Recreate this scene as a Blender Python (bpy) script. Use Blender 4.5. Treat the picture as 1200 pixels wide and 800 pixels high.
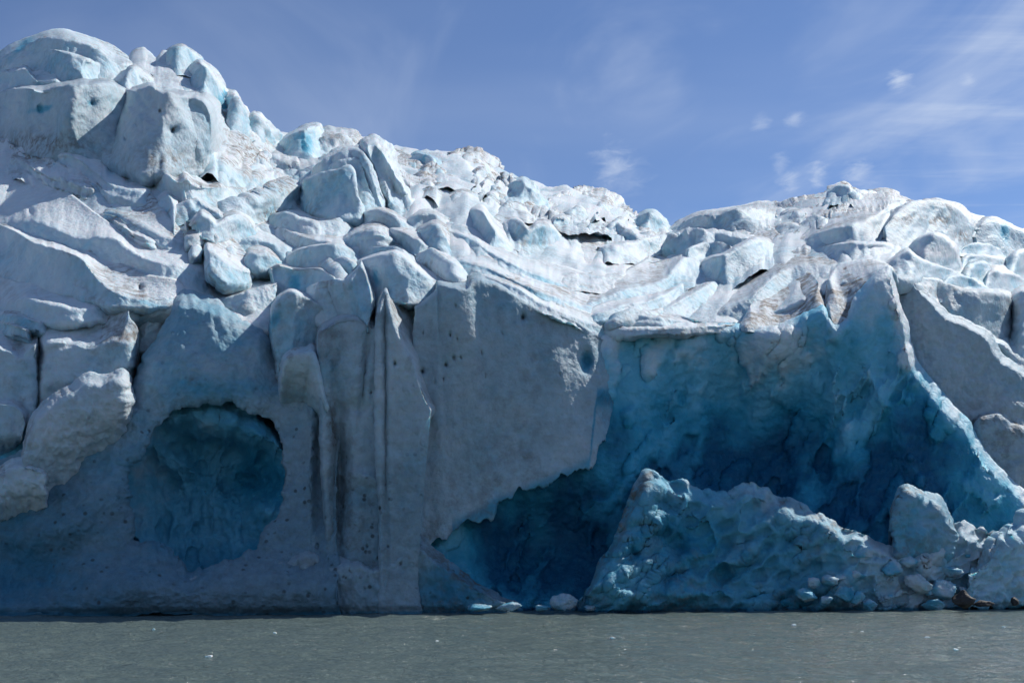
import bpy, math, random
import numpy as np

random.seed(7)
for o in list(bpy.data.objects):
    bpy.data.objects.remove(o, do_unlink=True)
scene = bpy.context.scene
COL = scene.collection

# ------------------------------------------------------------------ camera
FPX, UC, VH, CAMH = 1167.0, 600.0, 655.0, 4.5     # focal length in photo pixels, centre column, horizon row, eye height
cam_d = bpy.data.cameras.new('camera')
cam = bpy.data.objects.new('camera', cam_d)
COL.objects.link(cam)
cam.location = (0, 0, CAMH)
cam.rotation_euler = (math.radians(90), 0, 0)
cam_d.sensor_width = 36.0
cam_d.lens = 36.0 * FPX / 1200.0
cam_d.shift_y = (VH - 400.0) / 1200.0
cam_d.clip_start = 0.5
cam_d.clip_end = 20000
scene.camera = cam

# ------------------------------------------------------------------ sun, sky, exposure
SUN_EL, SUN_AZ = math.radians(47), math.radians(58)      # azimuth to the right of the view direction
sun_d = bpy.data.lights.new('sun', 'SUN')
sun_d.energy = 4.8
sun_d.angle = math.radians(0.6)
sun_d.color = (1.0, 0.95, 0.88)
sun = bpy.data.objects.new('sun', sun_d)
COL.objects.link(sun)
sun.location = (60, 60, 160)
sun.rotation_euler = (math.radians(90) - SUN_EL, 0, -SUN_AZ + math.pi)

world = bpy.data.worlds.new('World')
scene.world = world
world.use_nodes = True
wn, wl = world.node_tree.nodes, world.node_tree.links
wn.clear()
w_out = wn.new('ShaderNodeOutputWorld')
w_bg = wn.new('ShaderNodeBackground')
w_bg.inputs['Strength'].default_value = 0.092
w_sky = wn.new('ShaderNodeTexSky')
w_sky.sky_type = 'NISHITA'
w_sky.sun_disc = False
w_sky.sun_elevation = SUN_EL
w_sky.sun_rotation = SUN_AZ
w_sky.altitude = 600
w_sky.air_density = 1.0
w_sky.dust_density = 0.0
w_sky.ozone_density = 1.6
w_tc = wn.new('ShaderNodeTexCoord')


def wmath(op, a, b=None, clamp=False):
    n = wn.new('ShaderNodeMath')
    n.operation = op
    n.use_clamp = clamp
    for i, x in enumerate((a, b)):
        if x is None:
            continue
        if isinstance(x, (int, float)):
            n.inputs[i].default_value = x
        else:
            wl.new(x, n.inputs[i])
    return n.outputs[0]


def wrange(x, a, b, c=0.0, d=1.0, smooth=True):
    n = wn.new('ShaderNodeMapRange')
    n.interpolation_type = 'SMOOTHSTEP' if smooth else 'LINEAR'
    wl.new(x, n.inputs['Value'])
    for k, v in zip(('From Min', 'From Max', 'To Min', 'To Max'), (a, b, c, d)):
        n.inputs[k].default_value = v
    return n.outputs['Result']


w_sep = wn.new('ShaderNodeSeparateXYZ')
wl.new(w_tc.outputs['Generated'], w_sep.inputs[0])
# flat cloud deck: the direction projected on a horizontal sheet
zc = wmath('MAXIMUM', w_sep.outputs['Z'], 0.03)
px_ = wmath('DIVIDE', w_sep.outputs['X'], zc)
py_ = wmath('DIVIDE', w_sep.outputs['Y'], zc)
w_cmb = wn.new('ShaderNodeCombineXYZ')
wl.new(px_, w_cmb.inputs[0])
wl.new(py_, w_cmb.inputs[1])


def wnoise(loc, rot, scale, ns, detail, rough, dist):
    m = wn.new('ShaderNodeMapping')
    m.inputs['Location'].default_value = loc
    m.inputs['Rotation'].default_value = (0, 0, rot)
    m.inputs['Scale'].default_value = scale
    wl.new(w_cmb.outputs[0], m.inputs['Vector'])
    n = wn.new('ShaderNodeTexNoise')
    n.inputs['Scale'].default_value = ns
    n.inputs['Detail'].default_value = detail
    n.inputs['Roughness'].default_value = rough
    n.inputs['Distortion'].default_value = dist
    wl.new(m.outputs[0], n.inputs['Vector'])
    return n.outputs['Fac']


cirrus = wrange(wnoise((3.1, 1.7, 0), 0.9, (1.2, 0.75, 1), 1.3, 5, 0.52, 1.5), 0.42, 0.80, 0, 0.40)
veil = wrange(wnoise((0.4, 5.2, 0), -0.35, (0.4, 0.9, 1), 0.8, 4, 0.55, 0.5), 0.40, 0.8, 0, 0.14)
streak = wrange(wnoise((8.4, 2.2, 0), 0.25, (0.6, 4.5, 1), 1.6, 6, 0.6, 0.3), 0.46, 0.80, 0, 0.4)
streak_mask = wrange(wmath('SUBTRACT', px_, wmath('MULTIPLY', py_, 0.14)), 0.35, 0.8)
streak = wmath('MULTIPLY', streak, streak_mask)
puff_noise = wnoise((1.27, 0.63, 0), 0.2, (1, 0.8, 1), 14.0, 4, 0.6, 0.5)
puffs = None
for (cu, cv, cr_, ca_) in ((720, 193, 22, .55), (728, 206, 30, .25), (957, 201, 11, .8), (956, 211, 9, .6), (928, 213, 11, .55), (915, 190, 10, .4), (1004, 206, 16, .55),
                           (932, 140, 10, .45), (1053, 94, 11, .75), (891, 146, 9, .3), (1136, 94, 8, .35)):
    dv = np.array([(cu - UC) / FPX, 1.0, (VH - cv) / FPX]); dv /= np.linalg.norm(dv)
    vd = wn.new('ShaderNodeVectorMath'); vd.operation = 'DISTANCE'
    wl.new(w_tc.outputs['Generated'], vd.inputs[0]); vd.inputs[1].default_value = tuple(dv)
    rad = cr_ / FPX
    dd_ = wmath('ADD', vd.outputs['Value'], wmath('MULTIPLY', wmath('SUBTRACT', puff_noise, 0.5), 3.2 * rad))
    f_ = wrange(dd_, rad * 1.3, rad * -0.5, 0, ca_ * .9)
    puffs = f_ if puffs is None else wmath('MAXIMUM', puffs, f_)
cirrus = wmath('MULTIPLY', cirrus, wrange(px_, -0.7, 0.35, 0.2, 1.15))
cl = wmath('ADD', wmath('ADD', cirrus, veil), wmath('ADD', puffs, streak), True)
w_mix = wn.new('ShaderNodeMixRGB')
wl.new(cl, w_mix.inputs['Fac'])
w_tint = wn.new('ShaderNodeMixRGB')
w_tint.blend_type = 'MULTIPLY'
w_tint.inputs['Fac'].default_value = 1.0
w_tint.inputs['Color2'].default_value = (0.94, 1.03, 1.24, 1)
wl.new(w_sky.outputs[0], w_tint.inputs['Color1'])
wl.new(w_tint.outputs[0], w_mix.inputs['Color1'])
w_mix.inputs['Color2'].default_value = (7.0, 8.0, 9.8, 1)
wl.new(w_mix.outputs[0], w_bg.inputs['Color'])
wl.new(w_bg.outputs[0], w_out.inputs['Surface'])

vs = scene.view_settings
vs.view_transform = 'Standard'
vs.look = 'None'
vs.exposure = 0.0
vs.gamma = 1.0
vs.use_curve_mapping = False
scene.cycles.max_bounces = 5
scene.cycles.diffuse_bounces = 3
scene.cycles.glossy_bounces = 2
scene.cycles.transmission_bounces = 2

# ------------------------------------------------------------------ noise
rng = np.random.RandomState(11)
_G = rng.normal(size=(4096, 3))
_G /= np.linalg.norm(_G, axis=1)[:, None]


def _hash(i, j, k):
    h = (i * 73856093) ^ (j * 19349663) ^ (k * 83492791)
    h = (h ^ (h >> 13)) * 1274126177
    return (h ^ (h >> 16)) & 4095


def perlin(p):
    shp = p.shape[:-1]
    p = p.reshape(-1, 3)
    b = np.floor(p).astype(np.int64)
    f = p - b
    w = f * f * f * (f * (f * 6 - 15) + 10)
    r = np.zeros(len(p))
    for dx in (0, 1):
        wx = w[:, 0] if dx else 1 - w[:, 0]
        for dy in (0, 1):
            wy = w[:, 1] if dy else 1 - w[:, 1]
            for dz in (0, 1):
                wz = w[:, 2] if dz else 1 - w[:, 2]
                g = _G[_hash(b[:, 0] + dx, b[:, 1] + dy, b[:, 2] + dz)]
                d = (f[:, 0] - dx) * g[:, 0] + (f[:, 1] - dy) * g[:, 1] + (f[:, 2] - dz) * g[:, 2]
                r += wx * wy * wz * d
    return (r * 1.5).reshape(shp)


def fbm(p, octv=3, gain=0.5):
    r, a = 0, 1.0
    for i in range(octv):
        r = r + a * perlin(p + 17.3 * i)
        a *= gain
        p = p * 2.03
    return r


def ridged(p, octv=3, gain=0.5):
    r, a = 0, 1.0
    for i in range(octv):
        r = r + a * (0.5 - np.abs(perlin(p + 31.7 * i)) * 2.0)
        a *= gain
        p = p * 2.07
    return r


def sstep(a, b, x):
    t = np.clip((x - a) / (b - a), 0, 1)
    return t * t * (3 - 2 * t)


# ------------------------------------------------------------------ the lie of the ice: distance of the glacier surface along a pixel's direction
_ug = np.arange(-900, 2101, 4.0)


def _curve(txt, sm=24):
    pts = np.array([[float(c) for c in q.split(',')] for q in txt.split()])
    y = np.interp(_ug, pts[:, 0], pts[:, 1])
    k = np.exp(-0.5 * (np.arange(-60, 61) * 4.0 / sm) ** 2)
    k /= k.sum()
    yp = np.pad(y, 60, mode='edge')
    return np.convolve(yp, k, 'valid')


V_WATER = _curve('-900,722 0,720 600,717 900,713 1200,709 2100,704')
V_CLIFF = _curve('-900,430 0,415 100,385 215,352 330,395 400,362 480,345 560,330 690,380 860,380 950,352 1010,318 1060,330 1200,415 1250,520 1320,575 1700,570 2100,500')  # front lowered beyond the right edge, out of view, to let sun through
V_SKY = _curve('-900,90 -200,70 0,55 70,34 160,68 212,52 260,95 330,155 375,148 440,160 550,172 610,208 690,215 775,262 870,240 990,217 1110,233 1200,266 1500,250 2100,270', 14)
Y_SKY = _curve('-900,240 0,235 200,235 330,270 450,290 560,330 690,340 790,330 870,300 1000,270 1200,250 2100,260', 60)
Y_WATER = FPX * CAMH / (V_WATER - VH)


def D0(u, v):
    u = np.asarray(u, float)
    v = np.asarray(v, float)
    vw = np.interp(u, _ug, V_WATER); vc = np.interp(u, _ug, V_CLIFF)
    vsk = np.interp(u, _ug, V_SKY); ys = np.interp(u, _ug, Y_SKY); yw = np.interp(u, _ug, Y_WATER)
    yc = yw + 6.5
    t = np.clip((vw - v) / (vw - vc), 0, 1)
    d_cliff = yw + 6.5 * t ** 1.3
    z0 = (VH - vc) / FPX * yc + CAMH
    qs = (VH - vsk) / FPX
    m = (qs * ys + CAMH - z0) / (ys - yc)
    q = (VH - np.maximum(v, vsk)) / FPX
    d_top = (z0 - CAMH - m * yc) / np.minimum(q - m, -0.004)
    d_top = d_top + np.maximum(vsk - v, 0) * 0.3
    return np.where(v > vc, d_cliff, np.maximum(d_top, yc))


def to_world(u, v, d):
    return np.stack([(u - UC) * d / FPX, d, CAMH + (VH - v) * d / FPX], -1)


# ------------------------------------------------------------------ materials
def new_mat(name):
    m = bpy.data.materials.new(name)
    m.use_nodes = True
    m.node_tree.nodes.clear()
    return m, m.node_tree.nodes, m.node_tree.links


def ice_material():
    m, n, l = new_mat('glacier_ice')
    out = n.new('ShaderNodeOutputMaterial')
    b = n.new('ShaderNodeBsdfPrincipled')
    l.new(b.outputs[0], out.inputs['Surface'])
    at = n.new('ShaderNodeAttribute'); at.attribute_name = 'ice'
    sep = n.new('ShaderNodeSeparateColor'); l.new(at.outputs['Color'], sep.inputs[0])
    geo = n.new('ShaderNodeNewGeometry')

    def noise(scale, detail=4, rough=0.55, vec=None, dist=0):
        t = n.new('ShaderNodeTexNoise')
        t.inputs['Scale'].default_value = scale
        t.inputs['Detail'].default_value = detail
        t.inputs['Roughness'].default_value = rough
        t.inputs['Distortion'].default_value = dist
        l.new(vec or geo.outputs['Position'], t.inputs['Vector'])
        return t.outputs['Fac']

    def mp(op, a, c, clamp=False):
        t = n.new('ShaderNodeMath'); t.operation = op; t.use_clamp = clamp
        for i, x in enumerate((a, c)):
            if isinstance(x, (int, float)):
                t.inputs[i].default_value = x
            else:
                l.new(x, t.inputs[i])
        return t.outputs[0]

    def rng_(x, a, c, d=0.0, e=1.0):
        t = n.new('ShaderNodeMapRange'); t.interpolation_type = 'SMOOTHSTEP'
        l.new(x, t.inputs['Value'])
        for k, v in zip(('From Min', 'From Max', 'To Min', 'To Max'), (a, c, d, e)):
            t.inputs[k].default_value = v
        return t.outputs['Result']

    mapz = n.new('ShaderNodeMapping')
    mapz.inputs['Scale'].default_value = (0.4, 0.4, 1.5)
    mapz.inputs['Rotation'].default_value = (0.12, 0.22, 0)
    l.new(geo.outputs['Position'], mapz.inputs['Vector'])
    band = noise(1.0, 2, 0.5, mapz.outputs[0], 0.6)
    n1 = noise(0.5, 3, 0.6)
    n2 = noise(2.6, 2, 0.6)
    # how blue the ice is: traced value, varied by bubbles and bands in the ice
    v = mp('ADD', sep.outputs['Red'], mp('MULTIPLY', mp('SUBTRACT', n1, 0.5), 0.32))
    v = mp('ADD', v, mp('MULTIPLY', mp('SUBTRACT', band, 0.5), 0.16), True)
    cr = n.new('ShaderNodeValToRGB')
    e = cr.color_ramp.elements
    e[0].position = 0.0; e[0].color = (0.68, 0.72, 0.74, 1)
    e[1].position = 1.0; e[1].color = (0.004, 0.095, 0.19, 1)
    for p, c in ((0.22, (0.52, 0.655, 0.72)), (0.45, (0.17, 0.49, 0.64)), (0.72, (0.035, 0.31, 0.46))):
        x = e.new(p); x.color = (*c, 1)
    l.new(v, cr.inputs['Fac'])
    # cryoconite and rock dust
    dn = noise(0.9, 3, 0.65)
    d1 = mp('MULTIPLY', sep.outputs['Green'], rng_(dn, 0.36, 0.66))
    d2 = mp('ADD', d1, mp('MULTIPLY', sep.outputs['Green'], rng_(n2, 0.52, 0.74, 0, 0.55)), True)
    mx = n.new('ShaderNodeMixRGB'); l.new(d2, mx.inputs['Fac'])
    l.new(cr.outputs[0], mx.inputs['Color1'])
    mx.inputs['Color2'].default_value = (0.22, 0.19, 0.165, 1)
    # greyness of dirty ice, plus shade painted on massif walls and front cliff
    gm = n.new('ShaderNodeMixRGB'); gm.blend_type = 'MULTIPLY'
    l.new(sep.outputs['Blue'], gm.inputs['Fac'])
    l.new(mx.outputs[0], gm.inputs['Color1'])
    gm.inputs['Color2'].default_value = (0.27, 0.385, 0.45, 1)
    mot = n.new('ShaderNodeMixRGB'); mot.blend_type = 'MULTIPLY'; l.new(mp('ADD', 0.35, mp('MULTIPLY', sep.outputs['Blue'], 0.6), True), mot.inputs['Fac'])
    l.new(gm.outputs[0], mot.inputs['Color1'])
    mv = rng_(noise(1.3, 6, 0.72), 0.28, 0.72, 0.78, 1.10)
    mv = mp('MULTIPLY', mv, rng_(band, 0.3, 0.7, 0.92, 1.05))
    l.new(mv, mot.inputs['Color2'])
    # grit melted into the dirty ice
    vor = n.new('ShaderNodeTexVoronoi'); vor.inputs['Scale'].default_value = 1.15
    l.new(geo.outputs['Position'], vor.inputs['Vector'])
    sp = mp('MULTIPLY', rng_(vor.outputs['Distance'], 0.26, 0.12), rng_(sep.outputs['Blue'], 0.40, 0.75, 0, 0.75))
    sp = mp('MULTIPLY', sp, rng_(n1, 0.42, 0.6))
    spm = n.new('ShaderNodeMixRGB'); l.new(sp, spm.inputs['Fac'])
    l.new(mot.outputs[0], spm.inputs['Color1']); spm.inputs['Color2'].default_value = (0.035, 0.04, 0.042, 1)
    l.new(spm.outputs[0], b.inputs['Base Color'])
    rr = mp('SUBTRACT', 0.62, mp('MULTIPLY', sep.outputs['Red'], 0.30))
    l.new(mp('ADD', rr, mp('MULTIPLY', mp('SUBTRACT', n2, 0.5), 0.25)), b.inputs['Roughness'])
    b.inputs['IOR'].default_value = 1.31
    b.inputs['Subsurface Weight'].default_value = 0.45
    b.inputs['Subsurface Radius'].default_value = (0.25, 0.75, 1.0)
    b.inputs['Subsurface Scale'].default_value = 0.35
    b.inputs['Specular IOR Level'].default_value = 0.45
    bump = n.new('ShaderNodeBump')
    bump.inputs['Strength'].default_value = 0.65
    bump.inputs['Distance'].default_value = 0.45
    l.new(noise(1.9, 6, 0.62), bump.inputs['Height'])
    l.new(bump.outputs[0], b.inputs['Normal'])
    return m


def water_material():
    m, n, l = new_mat('glacial_water')
    out = n.new('ShaderNodeOutputMaterial')
    b = n.new('ShaderNodeBsdfPrincipled')
    l.new(b.outputs[0], out.inputs['Surface'])
    geo = n.new('ShaderNodeNewGeometry')
    t = n.new('ShaderNodeTexNoise'); t.inputs['Scale'].default_value = 0.05; t.inputs['Detail'].default_value = 3
    l.new(geo.outputs['Position'], t.inputs['Vector'])
    mx = n.new('ShaderNodeMixRGB')
    l.new(t.outputs['Fac'], mx.inputs['Fac'])
    mx.inputs['Color1'].default_value = (0.098, 0.136, 0.127, 1)
    mx.inputs['Color2'].default_value = (0.130, 0.170, 0.156, 1)
    l.new(mx.outputs[0], b.inputs['Base Color'])
    b.inputs['Roughness'].default_value = 0.07
    b.inputs['IOR'].default_value = 1.33
    mpn = n.new('ShaderNodeMapping'); mpn.inputs['Scale'].default_value = (0.7, 1.0, 1)
    l.new(geo.outputs['Position'], mpn.inputs['Vector'])
    w = n.new('ShaderNodeTexNoise'); w.inputs['Scale'].default_value = 3.4; w.inputs['Detail'].default_value = 5
    w.inputs['Roughness'].default_value = 0.62; w.inputs['Distortion'].default_value = 0.6
    l.new(mpn.outputs[0], w.inputs['Vector'])
    bu = n.new('ShaderNodeBump'); bu.inputs['Strength'].default_value = 0.9; bu.inputs['Distance'].default_value = 0.26
    l.new(w.outputs['Fac'], bu.inputs['Height'])
    l.new(bu.outputs[0], b.inputs['Normal'])
    return m


def rock_material():
    m, n, l = new_mat('dark_rock')
    out = n.new('ShaderNodeOutputMaterial')
    b = n.new('ShaderNodeBsdfPrincipled')
    l.new(b.outputs[0], out.inputs['Surface'])
    t = n.new('ShaderNodeTexNoise'); t.inputs['Scale'].default_value = 3; t.inputs['Detail'].default_value = 5
    geo = n.new('ShaderNodeNewGeometry'); l.new(geo.outputs['Position'], t.inputs['Vector'])
    cr = n.new('ShaderNodeValToRGB')
    cr.color_ramp.elements[0].color = (0.012, 0.012, 0.012, 1)
    cr.color_ramp.elements[1].color = (0.05, 0.043, 0.04, 1)
    l.new(t.outputs['Fac'], cr.inputs['Fac']); l.new(cr.outputs[0], b.inputs['Base Color'])
    b.inputs['Roughness'].default_value = 0.7
    bu = n.new('ShaderNodeBump'); bu.inputs['Distance'].default_value = 0.1
    l.new(t.outputs['Fac'], bu.inputs['Height']); l.new(bu.outputs[0], b.inputs['Normal'])
    return m


ICE, WATER, ROCK = ice_material(), water_material(), rock_material()


# ------------------------------------------------------------------ mesh helpers
def link_mesh(name, verts, faces, mat, attr=None, parent=None):
    me = bpy.data.meshes.new(name)
    me.vertices.add(len(verts))
    me.vertices.foreach_set('co', np.asarray(verts, np.float32).ravel())
    faces = np.asarray(faces, np.int32)
    k = faces.shape[1]
    me.loops.add(faces.size)
    me.loops.foreach_set('vertex_index', faces.ravel())
    me.polygons.add(len(faces))
    me.polygons.foreach_set('loop_start', np.arange(0, faces.size, k, dtype=np.int32))
    me.polygons.foreach_set('loop_total', np.full(len(faces), k, np.int32))
    me.polygons.foreach_set('use_smooth', np.ones(len(faces), bool))
    if attr is not None:
        a = me.color_attributes.new('ice', 'FLOAT_COLOR', 'POINT')
        a.data.foreach_set('color', np.asarray(attr, np.float32).ravel())
    me.materials.append(mat)
    me.update(calc_edges=True)
    me.validate()
    o = bpy.data.objects.new(name, me)
    COL.objects.link(o)
    if parent:
        o.parent = parent
    return o


def grid_faces(nr, nc, wrap=False):
    i = np.arange(nr - 1)[:, None]
    j = np.arange(nc if wrap else nc - 1)[None, :]
    j2 = (j + 1) % nc
    a = i * nc + j; b = i * nc + j2; c = (i + 1) * nc + j2; d = (i + 1) * nc + j
    return np.stack([a, d, c, b], -1).reshape(-1, 4)


def grid_normals(P):
    du = np.gradient(P, axis=1); dv = np.gradient(P, axis=0)
    nn = np.cross(du, dv)
    nn /= (np.linalg.norm(nn, axis=-1, keepdims=True) + 1e-9)
    return nn


def pl(txt):
    return np.array([[float(c) for c in q.split(',')] for q in txt.split()])


def resample(pts, n, smooth=True):
    seg = np.linalg.norm(np.diff(pts, axis=0), axis=1)
    s = np.r_[0, np.cumsum(seg)]
    t = np.linspace(0, s[-1], n)
    if not smooth or len(pts) < 3:
        return np.stack([np.interp(t, s, pts[:, i]) for i in (0, 1)], -1)
    # monotone-ish hermite through the traced points
    m = np.zeros_like(pts)
    d = np.diff(pts, axis=0) / np.maximum(seg, 1e-6)[:, None]
    m[1:-1] = 0.5 * (d[1:] + d[:-1]); m[0] = d[0]; m[-1] = d[-1]
    k = np.clip(np.searchsorted(s, t, side='right') - 1, 0, len(seg) - 1)
    h = seg[k]
    x = ((t - s[k]) / np.maximum(h, 1e-6))[:, None]
    h = h[:, None]
    return ((2 * x**3 - 3 * x**2 + 1) * pts[k] + (x**3 - 2 * x**2 + x) * h * m[k]
            + (-2 * x**3 + 3 * x**2) * pts[k + 1] + (x**3 - x**2) * h * m[k + 1])


def setprops(o, label=None, cat=None, group=None, kind=None):
    if label: o['label'] = label
    if cat: o['category'] = cat
    if group: o['group'] = group
    o['kind'] = kind or 'thing'


PITS = []      # melt holes: (u, v, radius px, depth m)


def displace(P, depth, amp, rough, seed, KT=1.0, tamp=0.4, midk=1.0):
    """weathered ice: broad scoops with sharp ribs, plus small lumps"""
    nn = grid_normals(P)
    s = np.clip(depth / 90.0, 0.8, 1.9)[..., None]
    q = P / s + seed * 13.7
    broad = 0.55 * fbm(q * np.array([0.13, 0.13, 0.11]), 2, 0.5) + 0.6 * (ridged(q * np.array([0.12, 0.12, 0.09]) + 9.1, 2, 0.45) - 0.25)
    mid = ridged(q * np.array([0.42, 0.36, 0.26]) + 5.1 + 0.6 * broad[..., None], 2, 0.5)
    fine = fbm(q * 1.5, 3, 0.55)
    h = amp * (0.9 * broad * (tamp + (1 - tamp) * KT) + 0.22 * midk * mid * (tamp * tamp + (1 - tamp * tamp) * KT)) + rough * 0.10 * fine * (0.45 + 0.55 * KT)
    return P + nn * (h * s[..., 0])[..., None], nn, broad, mid


N_OBJ = 0
FACET = [0.8]
SINK = [2.8]      # how far a ridge's foot runs in under the glacier's surface


def ridge(name, label, cat, T, C=None, F=None, drop=None, k=0.3, bias=0.0, th=2.0, wrap=None, p=1.9,
          blue=(0.05, 0.28), dirt=0.24, grey=0.0, amp=0.8, rough=1.0, sink=None, sink0=1.5, group=None, dfun=None, bfun=None,
          drt=None, tamp=0.4, smk=13, endf=0.40, endo=3.0, dabs=None, back=(9.0, 7.0), step=1.6, parent=None, rnd=0.025, scoop=0.16, jitk=1.0, midk=1.0, facet=None, fj=1.0, gfun=None, kind=None):
    """one body of ice. T: its upper/back edge, C: the brow where the top breaks into the front face, F: its foot
    (all traced left to right); distances come from the glacier surface under those lines."""
    global N_OBJ
    N_OBJ += 1
    under = SINK[0] if sink is None else 0.0
    sink = sink or 0.0
    T = pl(T)
    C = T + np.array([0, 2.5]) if C is None else pl(C)
    if F == 'water':
        F = np.stack([T[:, 0], np.interp(T[:, 0], _ug, V_WATER) + 4], -1)
    else:
        F = C + np.array([0, drop]) if F is None else pl(F)
    vert = np.allclose(F[:, 0], T[:, 0]) if len(F) == len(T) else False
    L = max(np.linalg.norm(np.diff(x, axis=0), axis=1).sum() for x in (T, C, F))
    nc = int(np.clip(L / step, 12, 420))
    T, C, F = resample(T, nc), resample(C, nc), resample(F, nc)
    if vert:
        F = np.stack([T[:, 0], np.interp(T[:, 0], F[:, 0], F[:, 1])], -1)
    jit = lambda A_, off: 0.5 * jitk * fbm(np.stack([A_[:, 0] * 0.05, A_[:, 1] * 0.05, np.full(nc, off)], -1), 4, 0.6)
    C[:, 1] += 1.0 * jit(C, N_OBJ + .5); T[:, 1] += jit(T, N_OBJ + .5); F[:, 1] += 3 * fj * jit(F, N_OBJ + .2) / jitk
    s = np.linspace(0, 1, nc)
    dT, dF = D0(T[:, 0], T[:, 1]) + bias, D0(F[:, 0], F[:, 1]) + bias
    ker = np.hanning(smk + 2)[1:-1]
    ker /= ker.sum()
    sm = lambda x: np.convolve(np.pad(x, smk // 2, mode='edge'), ker, 'valid')
    dT, dF = sm(dT), sm(dF)
    dC = dF + 0.3 * k * np.maximum(dT - dF, 0) + 0.4 * k
    dT = np.maximum(dT, dC + th)
    w = (0.008 * dC.mean()) if wrap is None else wrap
    x = np.clip((0.14 - np.minimum(s, 1 - s)) / 0.14, 0, 1)
    endw = w * (1 - np.sqrt(np.maximum(1 - x * x, 0)))
    rows_u, rows_v, rows_d, kind_t = [], [], [], []
    # back flap (far side of the body)
    for f in (1.0, 0.6, 0.25):
        pw = (VH - T[:, 1]) / FPX * dT - back[1] * f ** 1.5 * dT / 120
        dd = dT + back[0] * f * dT / 120
        rows_u.append(T[:, 0] * 1.0); rows_v.append(VH - pw * FPX / dd); rows_d.append(dd); kind_t.append(0.0)
    hT = np.abs(C[:, 1] - T[:, 1]).mean(); hF = np.abs(F[:, 1] - C[:, 1]).mean()
    nT = int(np.clip(hT / step, 5, 90)); nF = int(np.clip(hF / step, 8, 200))
    A = np.stack([T[:, 0], T[:, 1], dT], -1); B = np.stack([C[:, 0], C[:, 1], dC], -1); E = np.stack([F[:, 0], F[:, 1], dF], -1)
    a0, b0 = 1 - rnd, rnd * 0.8
    # top surface, rounded brow, front face
    ts = np.r_[np.linspace(0, 1, nT, endpoint=False), 1 + np.linspace(0, 1, nF)]
    for t in ts:
        if t < a0:
            r = A + (B - A) * t
            r[:, 2] += scoop * np.clip(dT - dC, 0, 14) * math.sin(math.pi * t)
        elif t > 1 + b0:
            y = t - 1
            r = B + (E - B) * y
            g = y ** p
            g0 = b0 ** p
            gg = b0 + (g - g0) / (1 - g0) * (1 - b0)
            r[:, 2] = dC + (dF - dC) * gg
        else:
            y = (t - a0) / (1 + b0 - a0)
            P0, P2 = A + (B - A) * a0, B + (E - B) * b0
            P0[:, 2] += scoop * np.clip(dT - dC, 0, 14) * math.sin(math.pi * a0)
            P2[:, 2] = dC + (dF - dC) * b0
            r = P0 * (1 - y) ** 2 + 2 * B * y * (1 - y) + P2 * y * y
        rows_u.append(r[:, 0]); rows_v.append(r[:, 1]); rows_d.append(r[:, 2]); kind_t.append(min(max((t - 0.85) / 0.3, 0), 1))
    for f in (0.4, 1.0):
        if under:          # the foot runs on down behind whatever stands in front of it
            rows_u.append(F[:, 0]); rows_v.append(F[:, 1] + 11.0 * f); kind_t.append(1.0)
            rows_d.append(dF + (D0(F[:, 0], F[:, 1] + 11.0) + max(bias, 0) + under - dF) * f ** 1.5)
        else:
            rows_u.append(F[:, 0]); rows_v.append(F[:, 1] + 1.0 * f); rows_d.append(dF + 3.5 * f); kind_t.append(1.0)
    U, V, D = np.array(rows_u), np.array(rows_v), np.array(rows_d) + endw[None, :]
    if endf:
        e = np.clip((endf - np.minimum(s, 1 - s)) / endf, 0, 1) ** 2
        De = np.maximum(D0(U, V) + bias * .5 + endo, D)
        De[:3] = D[:3]
        D = D + (De - D) * e[None, :]
    KT = np.array(kind_t)[:, None] * np.ones(nc)[None, :]
    if dabs is not None:
        ex = np.r_[[th + back[0] * f for f in (1.0, 0.6, 0.25)], np.clip(1 - ts, 0, 1) * th, 1.75, 3.5]
        D = dabs(U, V) + bias + ex[:, None]
    if dfun is not None:
        D = D + dfun(U, V)
    fc = FACET[0] if facet is None else facet
    if fc:                  # broken planes: the body is cut by a handful of fracture faces
        rs_ = np.random.RandomState(500 + N_OBJ)
        u0, u1, v0, v1 = T[:, 0].min(), T[:, 0].max(), T[:, 1].min(), F[:, 1].max()
        kf = int(np.clip((u1 - u0) / 22, 4, 16))
        hmin = None
        for _ in range(kf):
            pu, pv = rs_.uniform(u0, u1), rs_.uniform(v0, v1)
            ln = rs_.normal(0, .075) * (U - pu) + rs_.normal(0, .045) * (V - pv) + rs_.uniform(0, 1.2)
            hmin = ln if hmin is None else np.minimum(hmin, ln)
        hf = np.clip(hmin - np.median(hmin), -4, 2.5) * fc * np.clip(D / 95.0, .8, 2.0)
        tr_ = np.r_[np.ones(3) * 0, ts, 2.0, 2.0]
        D = D - hf * (sstep(0.0, .6, tr_) * .55 + .45 * sstep(.8, 1.1, tr_))[:, None]
    if sink:
        tr = np.r_[np.zeros(3), ts, 2.0, 2.0]
        D = D + sink * sstep(sink0, 2.0, tr)[:, None]
    for (pu, pv, pr, pd) in PITS:
        rr = ((U - pu) ** 2 + ((V - pv) * 0.8) ** 2) / (pr * pr)
        if rr.min() < 4:
            D = D + pd * np.exp(-rr * 1.2)
    # end columns curl round behind
    def endcol(j, j2, f):
        uu = U[:, j] + (U[:, j2] - U[:, j]) * f * 0.4
        return uu, V[:, j] + 2.0 * f, D[:, j] + w * 1.6 * f + 1.5 * f
    q = min(nc - 1, 4)
    l2, l1 = endcol(0, q, 1.0), endcol(0, q, 0.4)
    r1, r2 = endcol(-1, -1 - q, 0.4), endcol(-1, -1 - q, 1.0)
    U = np.c_[l2[0], l1[0], U, r1[0], r2[0]]; V = np.c_[l2[1], l1[1], V, r1[1], r2[1]]; D = np.c_[l2[2], l1[2], D, r1[2], r2[2]]
    KT = np.c_[KT[:, :1], KT[:, :1], KT, KT[:, -1:], KT[:, -1:]]
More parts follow.
